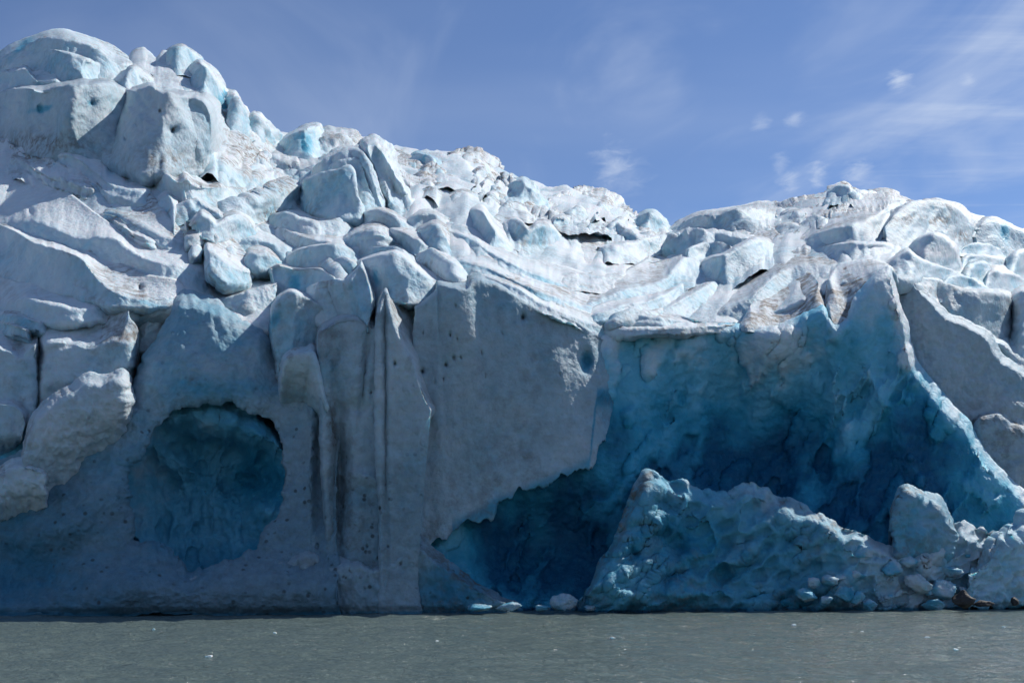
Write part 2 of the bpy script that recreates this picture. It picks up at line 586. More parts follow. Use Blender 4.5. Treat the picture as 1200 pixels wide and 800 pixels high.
    P = to_world(U, V, D)
    P, nn, broad, mid = displace(P, D, amp, rough, N_OBJ, KT, tamp, midk)
    P[..., 1] += 0.5 * sstep(0.8, 0.1, P[..., 2])
    PZ = P[..., 2]
    # colour of the ice here: blue (stronger on front faces), dirt, grey
    bl = blue[0] * (1 - KT) + 0.45 * blue[1] * KT + 0.06
    nz = fbm(P * 0.12 + N_OBJ, 3)
    bl = bl + 0.10 * nz * (0.5 + KT)
    if bfun is not None:
        bl = bfun(U, V, bl)
    up = np.clip(np.abs(nn[..., 2]), 0, 1)
    dr = 2.7 * dirt * np.clip(0.40 + 1.4 * nz + 0.8 * (mid < -0.25), 0, 1.3) * (0.35 + 0.65 * (1 - KT)) 
    dr = dr + 1.1 * dirt * (sstep(1.55, 2.0, np.r_[np.zeros(3), ts, 2.0, 2.0])[:, None]) * np.clip(.5 + 2 * nz, 0, 1)
    if drt is not None:
        dr = drt(U, V, dr)
    gr = np.full_like(bl, grey)
    if gfun is not None:
        gr = gfun(U, V, gr)
    gr = np.maximum(gr, 1.3 * sstep(0.36, 0.1, PZ)); bl = bl + 0.25 * sstep(0.36, 0.1, PZ)
    at = np.stack([np.clip(bl, 0, 1), np.clip(dr, 0, 1), np.clip(gr, 0, 1), np.ones_like(bl)], -1).reshape(-1, 4)
    o = link_mesh(name, P.reshape(-1, 3), grid_faces(*U.shape), ICE, at, parent)
    if parent is None:
        setprops(o, label, cat, group, kind)
    return o


def patch(name, label, cat, outer, inner=None, center=None, dfun=None, bias=0.0, blue=0.2, bfun=None, dirt=0.0, drt=None,
          grey=0.0, gfun=None, amp=0.7, rough=1.2, nr=90, na=360, innerwrap=6.0, rimdrop=2.5, parent=None, group=None, kind=None):
    """a body of ice bounded by a traced outline, with an optional opening; rows run from the opening outwards"""
    global N_OBJ
    N_OBJ += 1
    outer = pl(outer)
    cx, cy = center if center else outer.mean(0)

    def radial(poly, th):
        poly = np.vstack([poly, poly[:1]])
        r = np.zeros_like(th)
        ca, sa = np.cos(th), np.sin(th)
        for (x1, y1), (x2, y2) in zip(poly[:-1] - (cx, cy), poly[1:] - (cx, cy)):
            dx, dy = x2 - x1, y2 - y1
            den = ca * dy - sa * dx
            den = np.where(np.abs(den) < 1e-9, 1e-9, den)
            tt = (x1 * dy - y1 * dx) / den
            ss = (x1 * sa - y1 * ca) / den
            ok = (ss >= -1e-6) & (ss <= 1 + 1e-6) & (tt > 0)
            r = np.where(ok, np.maximum(r, tt), r)
        return r
    th = np.linspace(0, 2 * np.pi, na, endpoint=False)
    ro = radial(outer, th)
    ri = radial(pl(inner), th) if inner is not None else np.full(na, 0.5)
    if inner is not None:
        ri = ri + 3.0 * fbm(np.stack([np.cos(th) * 5, np.sin(th) * 5, th * 0], -1), 4, 0.65)
    f = np.linspace(0, 1, nr)
    R = ri[None, :] + (ro - ri)[None, :] * f[:, None]
    U = cx + R * np.cos(th)[None, :]; V = cy + R * np.sin(th)[None, :]
    ext = np.zeros((nr, na))
    if inner is not None:          # thickness of the rim round the opening
        pu, pv, pe = [], [], []
        for g in (1.0, 0.75, 0.5, 0.3, 0.15, 0.05):
            sc = ri * (1 + 0.10 * g)
            pu.append(cx + sc * np.cos(th)); pv.append(cy + sc * np.sin(th)); pe.append(np.full(na, innerwrap * g))
        U = np.vstack([pu, U]); V = np.vstack([pv, V]); ext = np.vstack([pe, ext])
    gu, gv, ge = [], [], []
    for g in (0.15, 0.5, 1.0):
        sc = ro * (1 + 0.0 * g)
        gu.append(cx + sc * np.cos(th)); gv.append(cy + sc * np.sin(th)); ge.append(np.full(na, 4.0 * g))
    U = np.vstack([U, gu]); V = np.vstack([V, gv]); ext = np.vstack([ext, ge])
    D = D0(U, V) + bias + ext
    if inner is not None:
        rad = np.hypot(U - cx, V - cy)
        D = D + rimdrop * np.exp(-np.maximum(rad - ri[None, :], 0) / 9.0)
        D = D + 2.2 * np.clip(1 - (ro[None, :] - rad) / 26.0, 0, 1) ** 2 * (V < 480)
    if dfun is not None:
        D = D + dfun(U, V)
    for (pu, pv, pr, pd) in PITS:
        rr = ((U - pu) ** 2 + ((V - pv) * 0.8) ** 2) / (pr * pr)
        if rr.min() < 4:
            D = D + pd * np.exp(-rr * 1.2)
    P = to_world(U, V, D)
    nn = grid_normals(P)
    P2, _, broad, mid = displace(P, D, amp, rough, N_OBJ)
    P2[..., 1] += 0.5 * sstep(0.8, 0.1, P2[..., 2])
    PZ = P2[..., 2]
    nz = fbm(P * 0.12 + N_OBJ, 3)
    bl = np.full_like(D, blue) + 0.2 * nz
    if bfun is not None:
        bl = bfun(U, V, bl)
    dr = dirt * np.clip(0.45 + 1.2 * nz, 0, 1.3)
    if drt is not None:
        dr = drt(U, V, dr)
    gr = np.full_like(bl, grey)
    if gfun is not None:
        gr = gfun(U, V, gr)
    gr = np.maximum(gr, 1.3 * sstep(0.36, 0.1, PZ)); bl = bl + 0.25 * sstep(0.36, 0.1, PZ)
    at = np.stack([np.clip(bl, 0, 1), np.clip(dr, 0, 1), np.clip(gr, 0, 1), np.ones_like(bl)], -1).reshape(-1, 4)
    o = link_mesh(name, P2.reshape(-1, 3), grid_faces(U.shape[0], na, True)[:, ::-1], ICE, at, parent)
    if parent is None:
        setprops(o, label, cat, group, kind)
    return o


def gz(u0, v0, su, sv, a=1.0, ang=0.0):
    c, s_ = math.cos(math.radians(ang)), math.sin(math.radians(ang))

    def f(U, V):
        x, y = U - u0, V - v0
        X, Y = (x * c + y * s_) / su, (-x * s_ + y * c) / sv
        return a * np.exp(-0.5 * (X * X + Y * Y))
    return f


def addf(*fs):
    return lambda U, V: sum(f(U, V) for f in fs)


# ================================================================== THE SETTING
# lake: one sheet, finely divided where the camera sees its waves, reaching to the horizon behind and beside
xs = np.unique(np.r_[-6000, -2500, -1000, -400, -200, -130, np.arange(-80, 80.1, 0.45), 130, 200, 400, 1000, 2500, 6000])
ys = np.unique(np.r_[-6000, -2500, -1000, -400, -150, -50, -10, 10, np.arange(22, 104, 0.3), 130, 200])
X, Y = np.meshgrid(xs, ys)
Pw = np.stack([X, Y, np.zeros_like(X)], -1)
near = sstep(82, 70, np.abs(X)) * sstep(16, 24, Y) * sstep(118, 100, Y)
wv = 0.15 * fbm(Pw * np.array([0.33, 0.55, 1]), 2) + 0.08 * ridged(Pw * np.array([0.8, 1.3, 1]) + 3, 2)
Pw[..., 2] = wv * near
o = link_mesh('lake', Pw.reshape(-1, 3), grid_faces(*X.shape)[:, ::-1], WATER)
setprops(o, 'grey-green rippled glacial lake water', None, None, 'structure')

# body of the glacier under and between the separate ridges
uu = np.r_[np.arange(-900, -20, 14.0), np.arange(-20, 1221, 4.0), np.arange(1234, 2100, 14.0)]
fr = np.linspace(0, 1, 190)
vw = np.interp(uu, _ug, V_WATER) + 3; vsk = np.interp(uu, _ug, V_SKY) + 5
V = vw[None, :] + (vsk - vw)[None, :] * fr[:, None]
U = np.tile(uu, (len(fr), 1))
D = D0(U, V)
vc = np.interp(U, _ug, V_CLIFF)
D = D + 1.8 + 8.2 * sstep(0, 60, V - vc) * (U > -40) * (U < 1240) + 12 * np.exp(-0.5 * (((U - 915) / 130) ** 2 + ((V - 530) / 110) ** 2)) + 6 * np.exp(-0.5 * (((U - 640) / 90) ** 2 + ((V - 640) / 60) ** 2))
bw, bv = [D], [V]
hz = (VH - V[-1]) / FPX * D[-1]
for g, dz in ((15, -2), (50, -10), (120, -40), (240, -100)):
    dd = D[-1] + g
    bw.append(dd[None]); bv.append((VH - (hz + dz) * FPX / dd)[None])
D = np.vstack(bw); V = np.vstack(bv); U = np.vstack([U, np.tile(uu, (4, 1))])
P = to_world(U, V, D)
out = (U < -30) | (U > 1230)
P, nn, broad, mid = displace(P, D, 1.1, 1.2, 3)
nz = fbm(P * 0.1, 3)
at = np.stack([np.clip(0.12 + 0.25 * nz, 0, 1), np.clip(0.12 + 0.5 * nz, 0, 0.6), np.zeros_like(nz), np.ones_like(nz)], -1)
o = link_mesh('glacier', P.reshape(-1, 3), grid_faces(*U.shape), ICE, at.reshape(-1, 4))
setprops(o, 'body of the glacier between and beneath its ridges and seracs', None, None, 'structure')

# ================================================================== ICE, from the skyline down to the water
PITS += [(u_, v_, r_ * (.45 if v_ > 590 else .62 if v_ > 350 else .8), d_ * (.6 if v_ > 590 else 1)) for u_, v_, r_, d_ in [(107, 121, 4, 1.0), (148, 164, 4, 2.0), (163, 149, 3, 1.5), (202, 153, 5, 2.0), (188, 130, 2.5, 1.5), (46, 127, 5, 1.5), (130, 199, 5, 1.5),
         (150, 212, 8, 1.6), (160, 216, 6, 1.4), (284, 178, 4, 1), (277, 197, 5, 1.2), (295, 192, 5, 1.2), (36, 249, 5, 1.6), (164, 338, 4, 1.5),
         (528, 393, 3, .9), (536, 397, 2, .7), (523, 427, 3, 1.1), (532, 419, 2.4, .9), (540, 418, 2, .8), (510, 447, 2, .7), (520, 444, 2, .7),
         (564, 413, 2, .7), (568, 439, 2, .7), (588, 391, 2.2, .7), (656, 439, 2.2, .7), (496, 390, 2, .7), (534, 358, 2, .6), (495, 435, 4, 1.2),
         (463, 426, 4, 1.0), (435, 460, 2.5, .8), (612, 372, 6, 1.5), (396, 612, 3, .8), (430, 640, 3, .8), (410, 668, 3, .8), (372, 640, 3, .9),
         (385, 655, 3, .8), (350, 660, 4, .8), (445, 595, 2.5, .7), (455, 640, 3, .8), (338, 676, 3, .7), (470, 660, 4, .9), (428, 690, 3, .8), (362, 695, 3, .8)]]

R = ridge
MASS = 'ice cliffs of the high massif'
# ---- high massif
R('ice_dome', 'broad rounded ice dome forming the highest summit of the glacier', 'ice dome', '0,62 10,56 22,48 40,41 58,35 75,34 90,38 110,44 125,50 140,58 150,66 162,74', '0,69 25,59 40,52 60,47 85,46 105,54 118,64 130,74 148,76 162,82', '-4,86 30,82 60,84 100,90 125,98 162,96', k=.35, blue=(.12, .34), bfun=lambda U, V, b: b + gz(28, 54, 9, 3, .5, -35)(U, V), endf=0.12, facet=.25)
R('ice_ridge', 'curved ice ridge with concave blue-grey face below the summit dome', 'ice ridge', '33,70 45,58 60,56 80,59 100,66 115,73 122,82 124,92', None, '30,85 60,96 85,102 108,103 128,100', k=.3, blue=(.1, .42), amp=.6)
R('ice_ridge', 'jagged low ridge of cyan ice beside the curved ridge of the massif', 'ice ridge', '-6,80 20,76 30,75 38,81 44,88 55,88 65,86 72,93 80,94 88,99', '-6,86 20,82 30,80 38,90 46,95 56,94 66,92 74,98 82,98 90,102', '-6,122 30,112 60,112 92,110', k=.3, blue=(.1, .45))
R('ice_spire', 'dark blue-grey pinnacle standing at the sharp stepped top of the massif', 'ice pinnacle', '192,61 203,54 213,52 225,59 237,67', '193,63 203,56 213,55 225,62 237,69', '192,76 215,82 237,88', k=.3, blue=(.1, .5), bias=4, endf=0.12)
R('serac', 'tilted slab of ice with a deep blue cleft beside the summit pinnacle', 'serac', '222,80 232,68 245,75 255,84 263,96 268,112', '222,82 232,74 243,82 252,94 258,106 266,116', '226,112 245,122 262,130 270,132', k=.3, blue=(.06, .42), bfun=lambda U, V, b: b + gz(265, 116, 3.5, 10, .9, 12)(U, V))
R('serac', 'wedge of pale cyan ice on the steep skyline under the blue cleft', 'serac', '266,104 275,107 285,120 292,131 297,142', '264,118 273,114 282,126 289,138 296,148', '262,150 275,158 288,160 298,158', k=.3, blue=(.06, .42))
R('serac', 'crumbling fluted serac where the massif skyline drops to the saddle', 'serac', '290,136 296,130 304,133 313,138 322,148 332,157', '288,142 296,138 304,142 313,148 322,155 332,160', '286,166 300,170 318,172 332,168', k=.35, blue=(.08, .42), amp=1.2, jitk=6)
R('ice_dome', 'sunlit ice dome with a notched top on the massif', 'ice dome', '150,72 156,60 168,55 177,62 183,68 190,59 205,64 217,74 228,88 236,102 240,112', '148,80 162,88 178,98 196,105 214,109 228,112 240,116', '148,96 170,108 196,116 220,120 242,126', k=.35, blue=(.04, .22), dirt=.12, endf=0.12)
R('serac', 'leaning block of ice with a shaded face between dome and wall', 'serac', '128,96 142,85 158,73 168,78 178,88 186,98', '130,99 142,92 157,82 168,90 178,97 186,102', '132,112 150,112 168,112 186,112', k=.3, blue=(.03, .34), bias=-4)
R('ice_wall', 'long grey shaded ice wall pocked with small blue melt holes', 'ice wall', '-6,106 28,99 45,99 60,98 85,95 110,93 130,91 146,97 162,110', '-6,112 28,104 45,105 60,103 85,100 108,99 126,99 142,106 160,118', '-6,172 25,182 60,188 100,188 130,190 164,196', k=.22, blue=(.04, .24), dirt=.15, grey=.34, drt=lambda U, V, d: d + gz(45, 168, 40, 9, .8)(U, V), bfun=lambda U, V, b: b + gz(48, 127, 9, 2, .5, -15)(U, V) + gz(107, 121, 4, 3, .35)(U, V), endf=0.3, endo=1, dfun=lambda U, V: 2.2 * np.abs(np.sin(U * .045 + V * .02)))  # grey raised to put shade into the wall's colour
R('ice_wall', 'tall smooth grey-white ice wall with a sunlit curling flank', 'ice wall', '138,104 160,101 178,96 186,102 202,105 225,107 245,109 255,114 261,126 265,142 272,160 280,178', '138,107 160,104 178,100 188,107 204,110 224,113 238,118 244,128 246,144 246,165 250,190', '122,182 142,198 165,207 190,206 220,203 248,202', bias=-4, k=.2, blue=(.02, .2), grey=.30, dirt=.12, drt=lambda U, V, d: d + gz(192, 190, 22, 10, .7)(U, V) + gz(240, 192, 10, 5, .5)(U, V), endf=0.22, endo=1, dfun=lambda U, V: 1.8 * np.abs(np.sin(U * .04 - V * .02 + .6)))  # wall's shade is partly painted by a greyer base colour
R('ice_ramp', 'sunlit apron of ice pitted with dark holes beside the tall wall', 'ice slope', '262,132 272,150 290,158 310,164 330,175 350,190', '245,190 258,200 275,206 295,212 318,214 350,212', drop=14, k=.4, blue=(.02, .45), dirt=.35, amp=1.5, tamp=1, facet=.25)
R('ice_fin', 'sunlit curving snow fin leaning against the foot of the grey walls', 'ice fin', '58,182 66,168 76,159 92,163 106,169 114,155 121,159 130,174 146,192 163,208 182,219', '58,186 76,180 92,186 106,196 118,206 132,216 150,222 180,226', drop=14, k=.3, blue=(.02, .26), dirt=.12, bias=-1, bfun=lambda U, V, b: b + gz(130, 199, 4, 7, .25)(U, V), endf=0.12)
R('snow_bank', 'rough sunlit bank of crumbly snow and grit below the long wall', 'snow bank', '-6,160 10,166 25,178 45,183 62,186 80,194 97,198 103,195 116,208 140,225', '-6,190 20,188 45,198 70,208 95,218 118,227 140,233', drop=12, k=.45, blue=(.0, .15), dirt=.3, amp=.9, rough=4)
# ---- skyline blocks and fluted ice right of the massif
R('serac', 'blue-shadowed block of ice on the saddle skyline', 'serac', '322,168 335,158 350,150 362,146 376,145 379,152', '322,170 336,161 350,154 362,150 375,150 379,156', '324,184 350,188 382,188', k=.3, blue=(.1, .48), bfun=lambda U, V, b: b + gz(360, 171, 4, 8, .5)(U, V))
R('serac', 'dirty lumpy block of ice capping the saddle skyline', 'serac', '374,152 380,149 395,147 410,148 419,153 424,162', '374,162 386,163 400,163 412,162 424,168', drop=16, k=.4, blue=(.03, .25), dirt=.6, amp=1.6, jitk=6)
R('ice_ridge', 'cluster of jagged ice teeth stepping down from the saddle', 'ice ridge', '300,176 315,168 326,166 340,176 352,184 366,184 384,180 400,172 416,166 428,163', '300,190 320,186 340,192 356,196 372,194 390,186 410,178 428,170', '300,214 340,214 380,212 428,205', k=.4, blue=(.03, .4), dirt=.2, amp=1.6, jitk=6)
FLUTED = bpy.data.objects.new('fluted_serac', None)
COL.objects.link(FLUTED)
setprops(FLUTED, 'cluster of fluted pale blue ice fins with dark grooves between them', 'serac')
R('fin', None, None, '418,170 428,161 440,159 451,165 461,172 467,184 474,198 481,212 492,235', '420,176 430,169 440,168 448,176 454,188 460,200 468,216 476,232 488,240', '420,246 440,248 465,246 492,242', k=.3, blue=(.08, .36), parent=FLUTED, amp=1.0, dfun=lambda U, V: 2.6 * np.abs(np.sin(U * .16 - V * .07)), endf=0.12)
R('fin', None, None, '360,200 376,186 392,176 408,170 424,168 434,174 442,188 450,206 458,226 464,243', '362,204 378,192 394,183 410,178 422,178 430,186 438,200 444,216 452,234 460,246', '370,236 400,246 430,250 464,248', k=.3, blue=(.08, .42), parent=FLUTED, bias=-2, dfun=lambda U, V: 1.8 * np.abs(np.sin(U * .13 - V * .05 + 1)), endf=0.12)
R('fin', None, None, '376,196 394,186 410,179 424,179 430,190 436,206 441,224 444,242', '378,200 394,191 410,185 422,186 426,198 430,212 436,228 442,244', '382,234 410,246 444,248', k=.3, blue=(.08, .46), parent=FLUTED, bias=-4, endf=0.12)
R('fin', None, None, '348,216 362,205 378,197 396,192 412,186 419,191 419,204 421,224 428,243', '348,219 362,209 378,203 396,199 410,194 415,204 416,218 418,232 428,245', '348,242 376,252 400,258 430,258', k=.3, blue=(.08, .5), parent=FLUTED, bias=-6, endf=0.12)
R('ice_ridge', 'dirt-streaked shoulder of ice beside the fluted fins', 'ice ridge', '458,174 468,175 478,180 488,189 498,199 510,206', '462,200 476,214 486,226 496,232 512,232', drop=14, k=.4, blue=(.02, .2), dirt=.7, amp=1.3)
R('serac', 'small pale cyan serac peeping over the skyline beside the dirty pyramid', 'serac', '480,182 488,177 498,179 508,184 518,189', None, drop=14, k=.3, blue=(.25, .5), bias=6)
R('ice_peak', 'dirt-striped pyramid of stepped ice on the skyline', 'ice peak', '498,202 510,192 520,188 530,180 539,173 554,171 566,177 576,184 583,188 588,200 594,211 604,220 614,232', '484,236 508,238 536,238 560,238 586,240 606,244 626,246', drop=14, k=.5, blue=(.04, .25), dirt=.75, amp=1.3, p=1.1, tamp=1, endf=0.12, jitk=6)
R('serac', 'clear cyan serac with a broken face in the gap between two peaks', 'serac', '592,216 601,210 612,207 624,213 634,224 643,234', '592,220 601,214 612,212 622,219 632,229 643,238', '590,236 612,244 643,246', k=.3, blue=(.2, .52), bias=5)
R('ice_peak', 'white ice peak with soft scooped flanks and a bright rib', 'ice peak', '628,246 645,236 660,228 674,220 686,215 700,218 713,220 723,231 736,244 748,256 762,267 782,277', '612,258 640,258 668,262 696,264 720,266 742,274 764,280 782,283', drop=9, bias=4, k=.5, blue=(.03, .25), dirt=.4, amp=1.2, p=1.1, tamp=1, endf=0.12, jitk=6)
R('serac', 'smooth cyan lens of ice at the low notch of the skyline', 'serac', '742,254 754,246 767,246 778,254 787,267', '742,257 754,250 766,251 776,259 787,270', '744,270 764,276 787,276', k=.3, blue=(.2, .5), bias=6)
# ---- right-hand skyline
R('ice_ridge', 'long shaded ice brow with a sunlit rim beside the skyline notch', 'ice ridge', '783,268 797,257 812,250 826,246 842,245 858,243 880,238 900,236 916,242', '783,271 797,263 812,256 828,252 848,248 872,246 892,247 914,250', '783,280 820,280 860,279 890,277 916,262', k=.2, blue=(.02, .3), grey=.15)
R('ice_slope', 'dirt-banded sunlit slope rising to the skyline beside the shaded brow', 'ice slope', '876,262 890,250 900,238 918,237 936,235 952,229 964,226 975,219 990,216 1003,223', '874,277 896,279 922,281 944,276 964,262 984,246 1003,232', drop=14, k=.45, blue=(.02, .2), dirt=.85, amp=.8, tamp=1)
R('serac', 'small cyan arch of ice topping the dirt-banded slope', 'serac', '966,226 976,218 988,216 998,219 1006,226', None, drop=12, k=.3, blue=(.15, .45), bias=2)
R('ice_slope', 'streaked grey slope of ice ending in a steep shaded edge', 'ice slope', '934,282 958,262 984,242 1004,227 1020,222 1046,222 1056,229 1067,235', '936,285 964,274 998,263 1020,255 1031,250 1042,240 1066,237', '940,292 984,291 1024,284 1032,270 1066,246', k=.3, blue=(.02, .3), dirt=.3, grey=.12, amp=.8)
R('ice_dome', 'large rounded ice dome with brown dirt smears on its shaded face', 'ice dome', '1030,280 1036,258 1047,245 1062,236 1080,234 1096,231 1116,236 1131,245 1142,256 1150,266', '1031,282 1038,263 1050,250 1064,241 1080,239 1096,237 1114,242 1128,251 1138,262 1148,272', '1030,290 1060,288 1090,287 1115,292 1150,290', k=.2, blue=(.04, .34), grey=.1, drt=lambda U, V, d: d + gz(1092, 262, 14, 4, 1.0)(U, V) + gz(1124, 278, 6, 5, 1.0)(U, V) + gz(1055, 260, 8, 4, .7)(U, V), endf=0.12, facet=.25)
R('ice_dome', 'rounded ice hump with a deep blue vertical cleft on the skyline', 'ice dome', '1134,286 1140,266 1150,257 1164,254 1176,258 1186,263 1202,269 1235,276', '1135,289 1141,271 1151,262 1164,259 1176,263 1186,268 1202,274 1235,281', '1134,298 1170,300 1235,304', k=.2, blue=(.05, .38), grey=.08, dirt=.1, bfun=lambda U, V, b: b + gz(1178, 272, 3.5, 9, .7)(U, V), endf=0.12)
# ---- right-hand middle ground
R('ice_ridge', 'low pale ridge running under the streaked grey slope', 'ice ridge', '948,290 974,283 1000,277 1030,276 1050,277 1062,284 1068,293', '950,293 978,287 1006,285 1036,284 1056,290 1068,297', drop=12, k=.4, blue=(.05, .32))
R('serac', 'dome-topped serac with a patch of bright snow across its middle', 'serac', '1062,292 1071,279 1083,272 1100,270 1112,275 1122,284 1125,299 1129,318', '1062,294 1072,284 1084,278 1098,277 1110,282 1118,290 1122,302 1128,320', '1058,312 1090,318 1129,326', k=.2, blue=(.02, .34), bfun=lambda U, V, b: b - gz(1098, 296, 20, 4, .4)(U, V))
R('ice_ridge', 'shaded triangular ridge below the dome-topped serac', 'ice ridge', '1036,310 1050,299 1063,290 1076,298 1090,304 1110,310 1133,321', '1038,312 1051,303 1064,295 1076,303 1090,309 1110,315 1133,324', '1040,330 1076,332 1133,334', k=.25, blue=(.03, .38))
R('ice_slope', 'little sunlit patch of snowy ice between the triangular ridge and fin', 'ice slope', '1040,307 1056,303 1070,304 1082,312 1096,320 1108,328', '1042,316 1060,322 1080,326 1108,331', drop=10, k=.4, blue=(.02, .2))
R('ice_slab', 'thin cyan slab of ice lying under the brown-smeared dome', 'ice slab', '1118,296 1130,284 1150,282 1170,287 1188,295', '1118,298 1132,287 1150,286 1170,291 1188,298', drop=14, k=.3, blue=(.15, .42))
R('ice_slab', 'flat rounded slab of pale ice under the thin cyan slab', 'ice slab', '1122,306 1128,298 1138,295 1160,297 1184,302', '1122,309 1130,302 1140,299 1160,301 1184,305', drop=14, k=.3, blue=(.08, .36))
R('serac', 'cyan-sided block of ice wedged between rounded slab and sunlit-topped block', 'serac', '1127,322 1137,307 1146,304 1160,306 1164,318', '1127,325 1138,311 1147,308 1157,310 1162,322', drop=18, k=.3, blue=(.2, .5))
R('serac', 'block of ice with a sunlit speckled top above the long shaded block', 'serac', '1150,328 1160,308 1174,304 1188,312 1204,326', '1150,330 1162,318 1176,320 1190,322 1204,329', drop=22, k=.4, blue=(.02, .36), dirt=.2)
R('serac', 'shaded bluish block of ice cut off by the glacier skyline hump', 'serac', '1176,304 1188,293 1202,288 1235,284', '1177,307 1189,298 1202,293 1235,290', drop=30, k=.3, blue=(.05, .4))
R('ice_slab', 'small rounded cyan slab resting on the long shaded block', 'ice slab', '1102,330 1112,320 1126,318 1142,323 1154,331 1164,340', '1102,333 1114,324 1126,323 1142,329 1154,336 1164,343', drop=12, k=.35, blue=(.15, .4), dirt=.1)
R('serac', 'long block of ice with flat top and broad shaded grey face', 'serac', '1074,328 1090,325 1110,330 1132,336 1160,338 1184,341 1193,350 1197,366 1206,384', '1076,331 1090,329 1110,334 1132,340 1160,343 1180,347 1188,356 1193,372 1204,388', '1082,372 1110,384 1150,404 1206,410', k=.2, blue=(.04, .3), grey=.2, bias=5, amp=.5)
R('serac', 'bright-topped block of ice at the end of the long shaded block', 'serac', '1180,352 1190,340 1202,335 1235,338', '1182,358 1192,348 1204,344 1235,348', '1184,440 1200,450 1235,450', k=.3, blue=(.04, .34), bias=3)
# ---- central middle ground
R('ice_hummock', 'shaded hollow-faced hummock under the dirty pyramid', 'ice hummock', '544,246 556,240 566,241 576,252 588,262 600,274 606,288', '546,250 556,246 566,250 574,262 584,274 596,284 604,292', '548,262 570,282 590,292 606,296', k=.2, blue=(.02, .36), dirt=.15)
R('ice_hummock', 'pair-topped hummock with dark scooped face below the white peak', 'ice hummock', '590,262 598,255 610,256 619,264 628,259 642,259 656,266 668,276', '592,266 600,259 610,261 619,270 630,264 642,265 654,273 668,280', '594,278 612,286 640,287 668,284', k=.15, blue=(.02, .38))
R('ice_hummock', 'small round dark-faced knob of ice on the flank of the white peak', 'ice hummock', '644,262 650,253 658,251 666,254 670,262', None, drop=14, k=.2, blue=(.02, .4))
R('ice_hummock', 'smooth scooped hummock under the bright rib of the white peak', 'ice hummock', '706,262 722,256 736,262 748,270 764,276 788,272', '708,266 722,262 734,270 746,278 764,282 788,277', drop=16, k=.2, blue=(.02, .34))
R('ice_ridge', 'smooth shaded wedge of ice closing the end of the bright snow basin', 'ice ridge', '700,290 722,283 744,277 766,273 788,270', '704,293 724,288 746,283 766,279 788,276', '710,302 740,300 768,292 790,286', k=.2, blue=(.02, .3), bias=-3)
R('snow_basin', 'brilliant sunlit basin of snow between white peak and ramps', 'snow slope', '592,270 630,272 664,270 690,274 716,278 744,282 770,282', '596,306 630,316 664,322 690,324 716,326 744,324 766,310', drop=12, k=.5, blue=(.0, .1), dirt=.22, amp=.8, facet=.25)
R('ice_ramp', 'long sunlit ramp with open crack along it, above the hollow wall', 'ice ramp', '484,252 520,258 548,266 580,284 604,298 640,306 676,316 712,332', '486,266 524,270 552,282 578,298 604,312 634,324 668,334 708,342', drop=9, k=.4, blue=(.02, .45), amp=.6, dirt=.1, facet=.25)
R('ice_ramp', 'second sunlit ramp parallel to the cracked ramp, closer to the smooth wall', 'ice ramp', '516,276 548,286 578,302 606,318 636,330 668,338 702,350', '510,300 546,308 580,318 608,330 640,344 672,354 702,364', drop=9, k=.4, blue=(.02, .45), amp=.6, bias=-2, facet=.25)
R('ice_ramp', 'lowest sunlit ramp of ice, its edge meeting the wall top', 'ice ramp', '540,306 570,312 600,324 630,342 660,354 690,366 716,378', '536,322 566,324 600,336 628,352 656,364 690,378 716,388', drop=12, k=.4, blue=(.02, .45), amp=.6, bias=-3, facet=.25)
# ramps sweeping down to the left from the right side
R('ice_peak', 'heap of small shaded ice peaks with bright edges above the ramps', 'ice peak', '776,294 784,277 800,268 816,264 830,262 850,267 870,271 894,277', '778,297 786,283 801,276 816,273 830,272 850,275 870,278 894,283', '780,308 810,306 850,298 894,292', k=.25, blue=(.05, .42), amp=1.8, endf=0.12, jitk=6)
R('ice_peak', 'low triangular ice peak with shaded face at the head of a ramp', 'ice peak', '800,292 814,283 828,279 842,279 858,290', '800,294 815,287 828,284 841,285 858,293', drop=18, k=.2, blue=(.05, .42), endf=0.12)
R('ice_block', 'shaded ice wall with a notch standing behind the dirty ramp', 'ice wall', '816,314 822,303 832,297 850,293 868,282 884,276 908,281', '817,317 824,307 834,302 850,298 868,288 884,283 908,287', '820,334 850,334 874,320 908,300', k=.2, blue=(.03, .4), grey=.05)
R('ice_ramp', 'pale ramp of ice sweeping down from the heap of small peaks', 'ice ramp', '664,362 700,338 724,322 748,308 768,296 784,291 798,290 812,296 826,308', '668,368 704,350 734,340 762,334 782,326 792,312 800,304 812,304 826,312', '676,374 714,360 750,350 784,344 806,332 828,322', k=.3, blue=(.02, .45), amp=.5, facet=.25)
R('ice_ramp', 'narrow ramp of ice with a shaded lip below the pale ramp', 'ice ramp', '670,372 704,356 730,348 752,342 774,335 792,327 806,318', '674,377 706,366 736,357 762,352 786,342 806,328', drop=10, k=.3, blue=(.02, .45), amp=.5, bias=-2, facet=.25)
R('ice_ramp', 'block-ended ramp of ice with straight sunlit top', 'ice ramp', '744,362 766,348 790,334 814,320 836,309 845,306 850,316', '746,371 772,364 800,350 826,336 842,326 848,320 852,322', '750,378 786,374 824,356 854,334', k=.3, blue=(.02, .45), amp=.5, bias=4, facet=.25)
R('ice_ramp', 'broad dirty grey ramp of ice beside the dirt-capped knob', 'ice ramp', '770,380 796,366 820,348 846,330 866,316 880,302 894,288 910,282 930,284 956,288 992,298', '790,382 824,380 846,366 872,352 892,336 908,322 924,314 950,310 992,308', '800,386 850,386 884,380 904,362 930,340 992,330', k=.3, blue=(.02, .45), dirt=.34, amp=.6, grey=.1, bias=7, facet=.25)
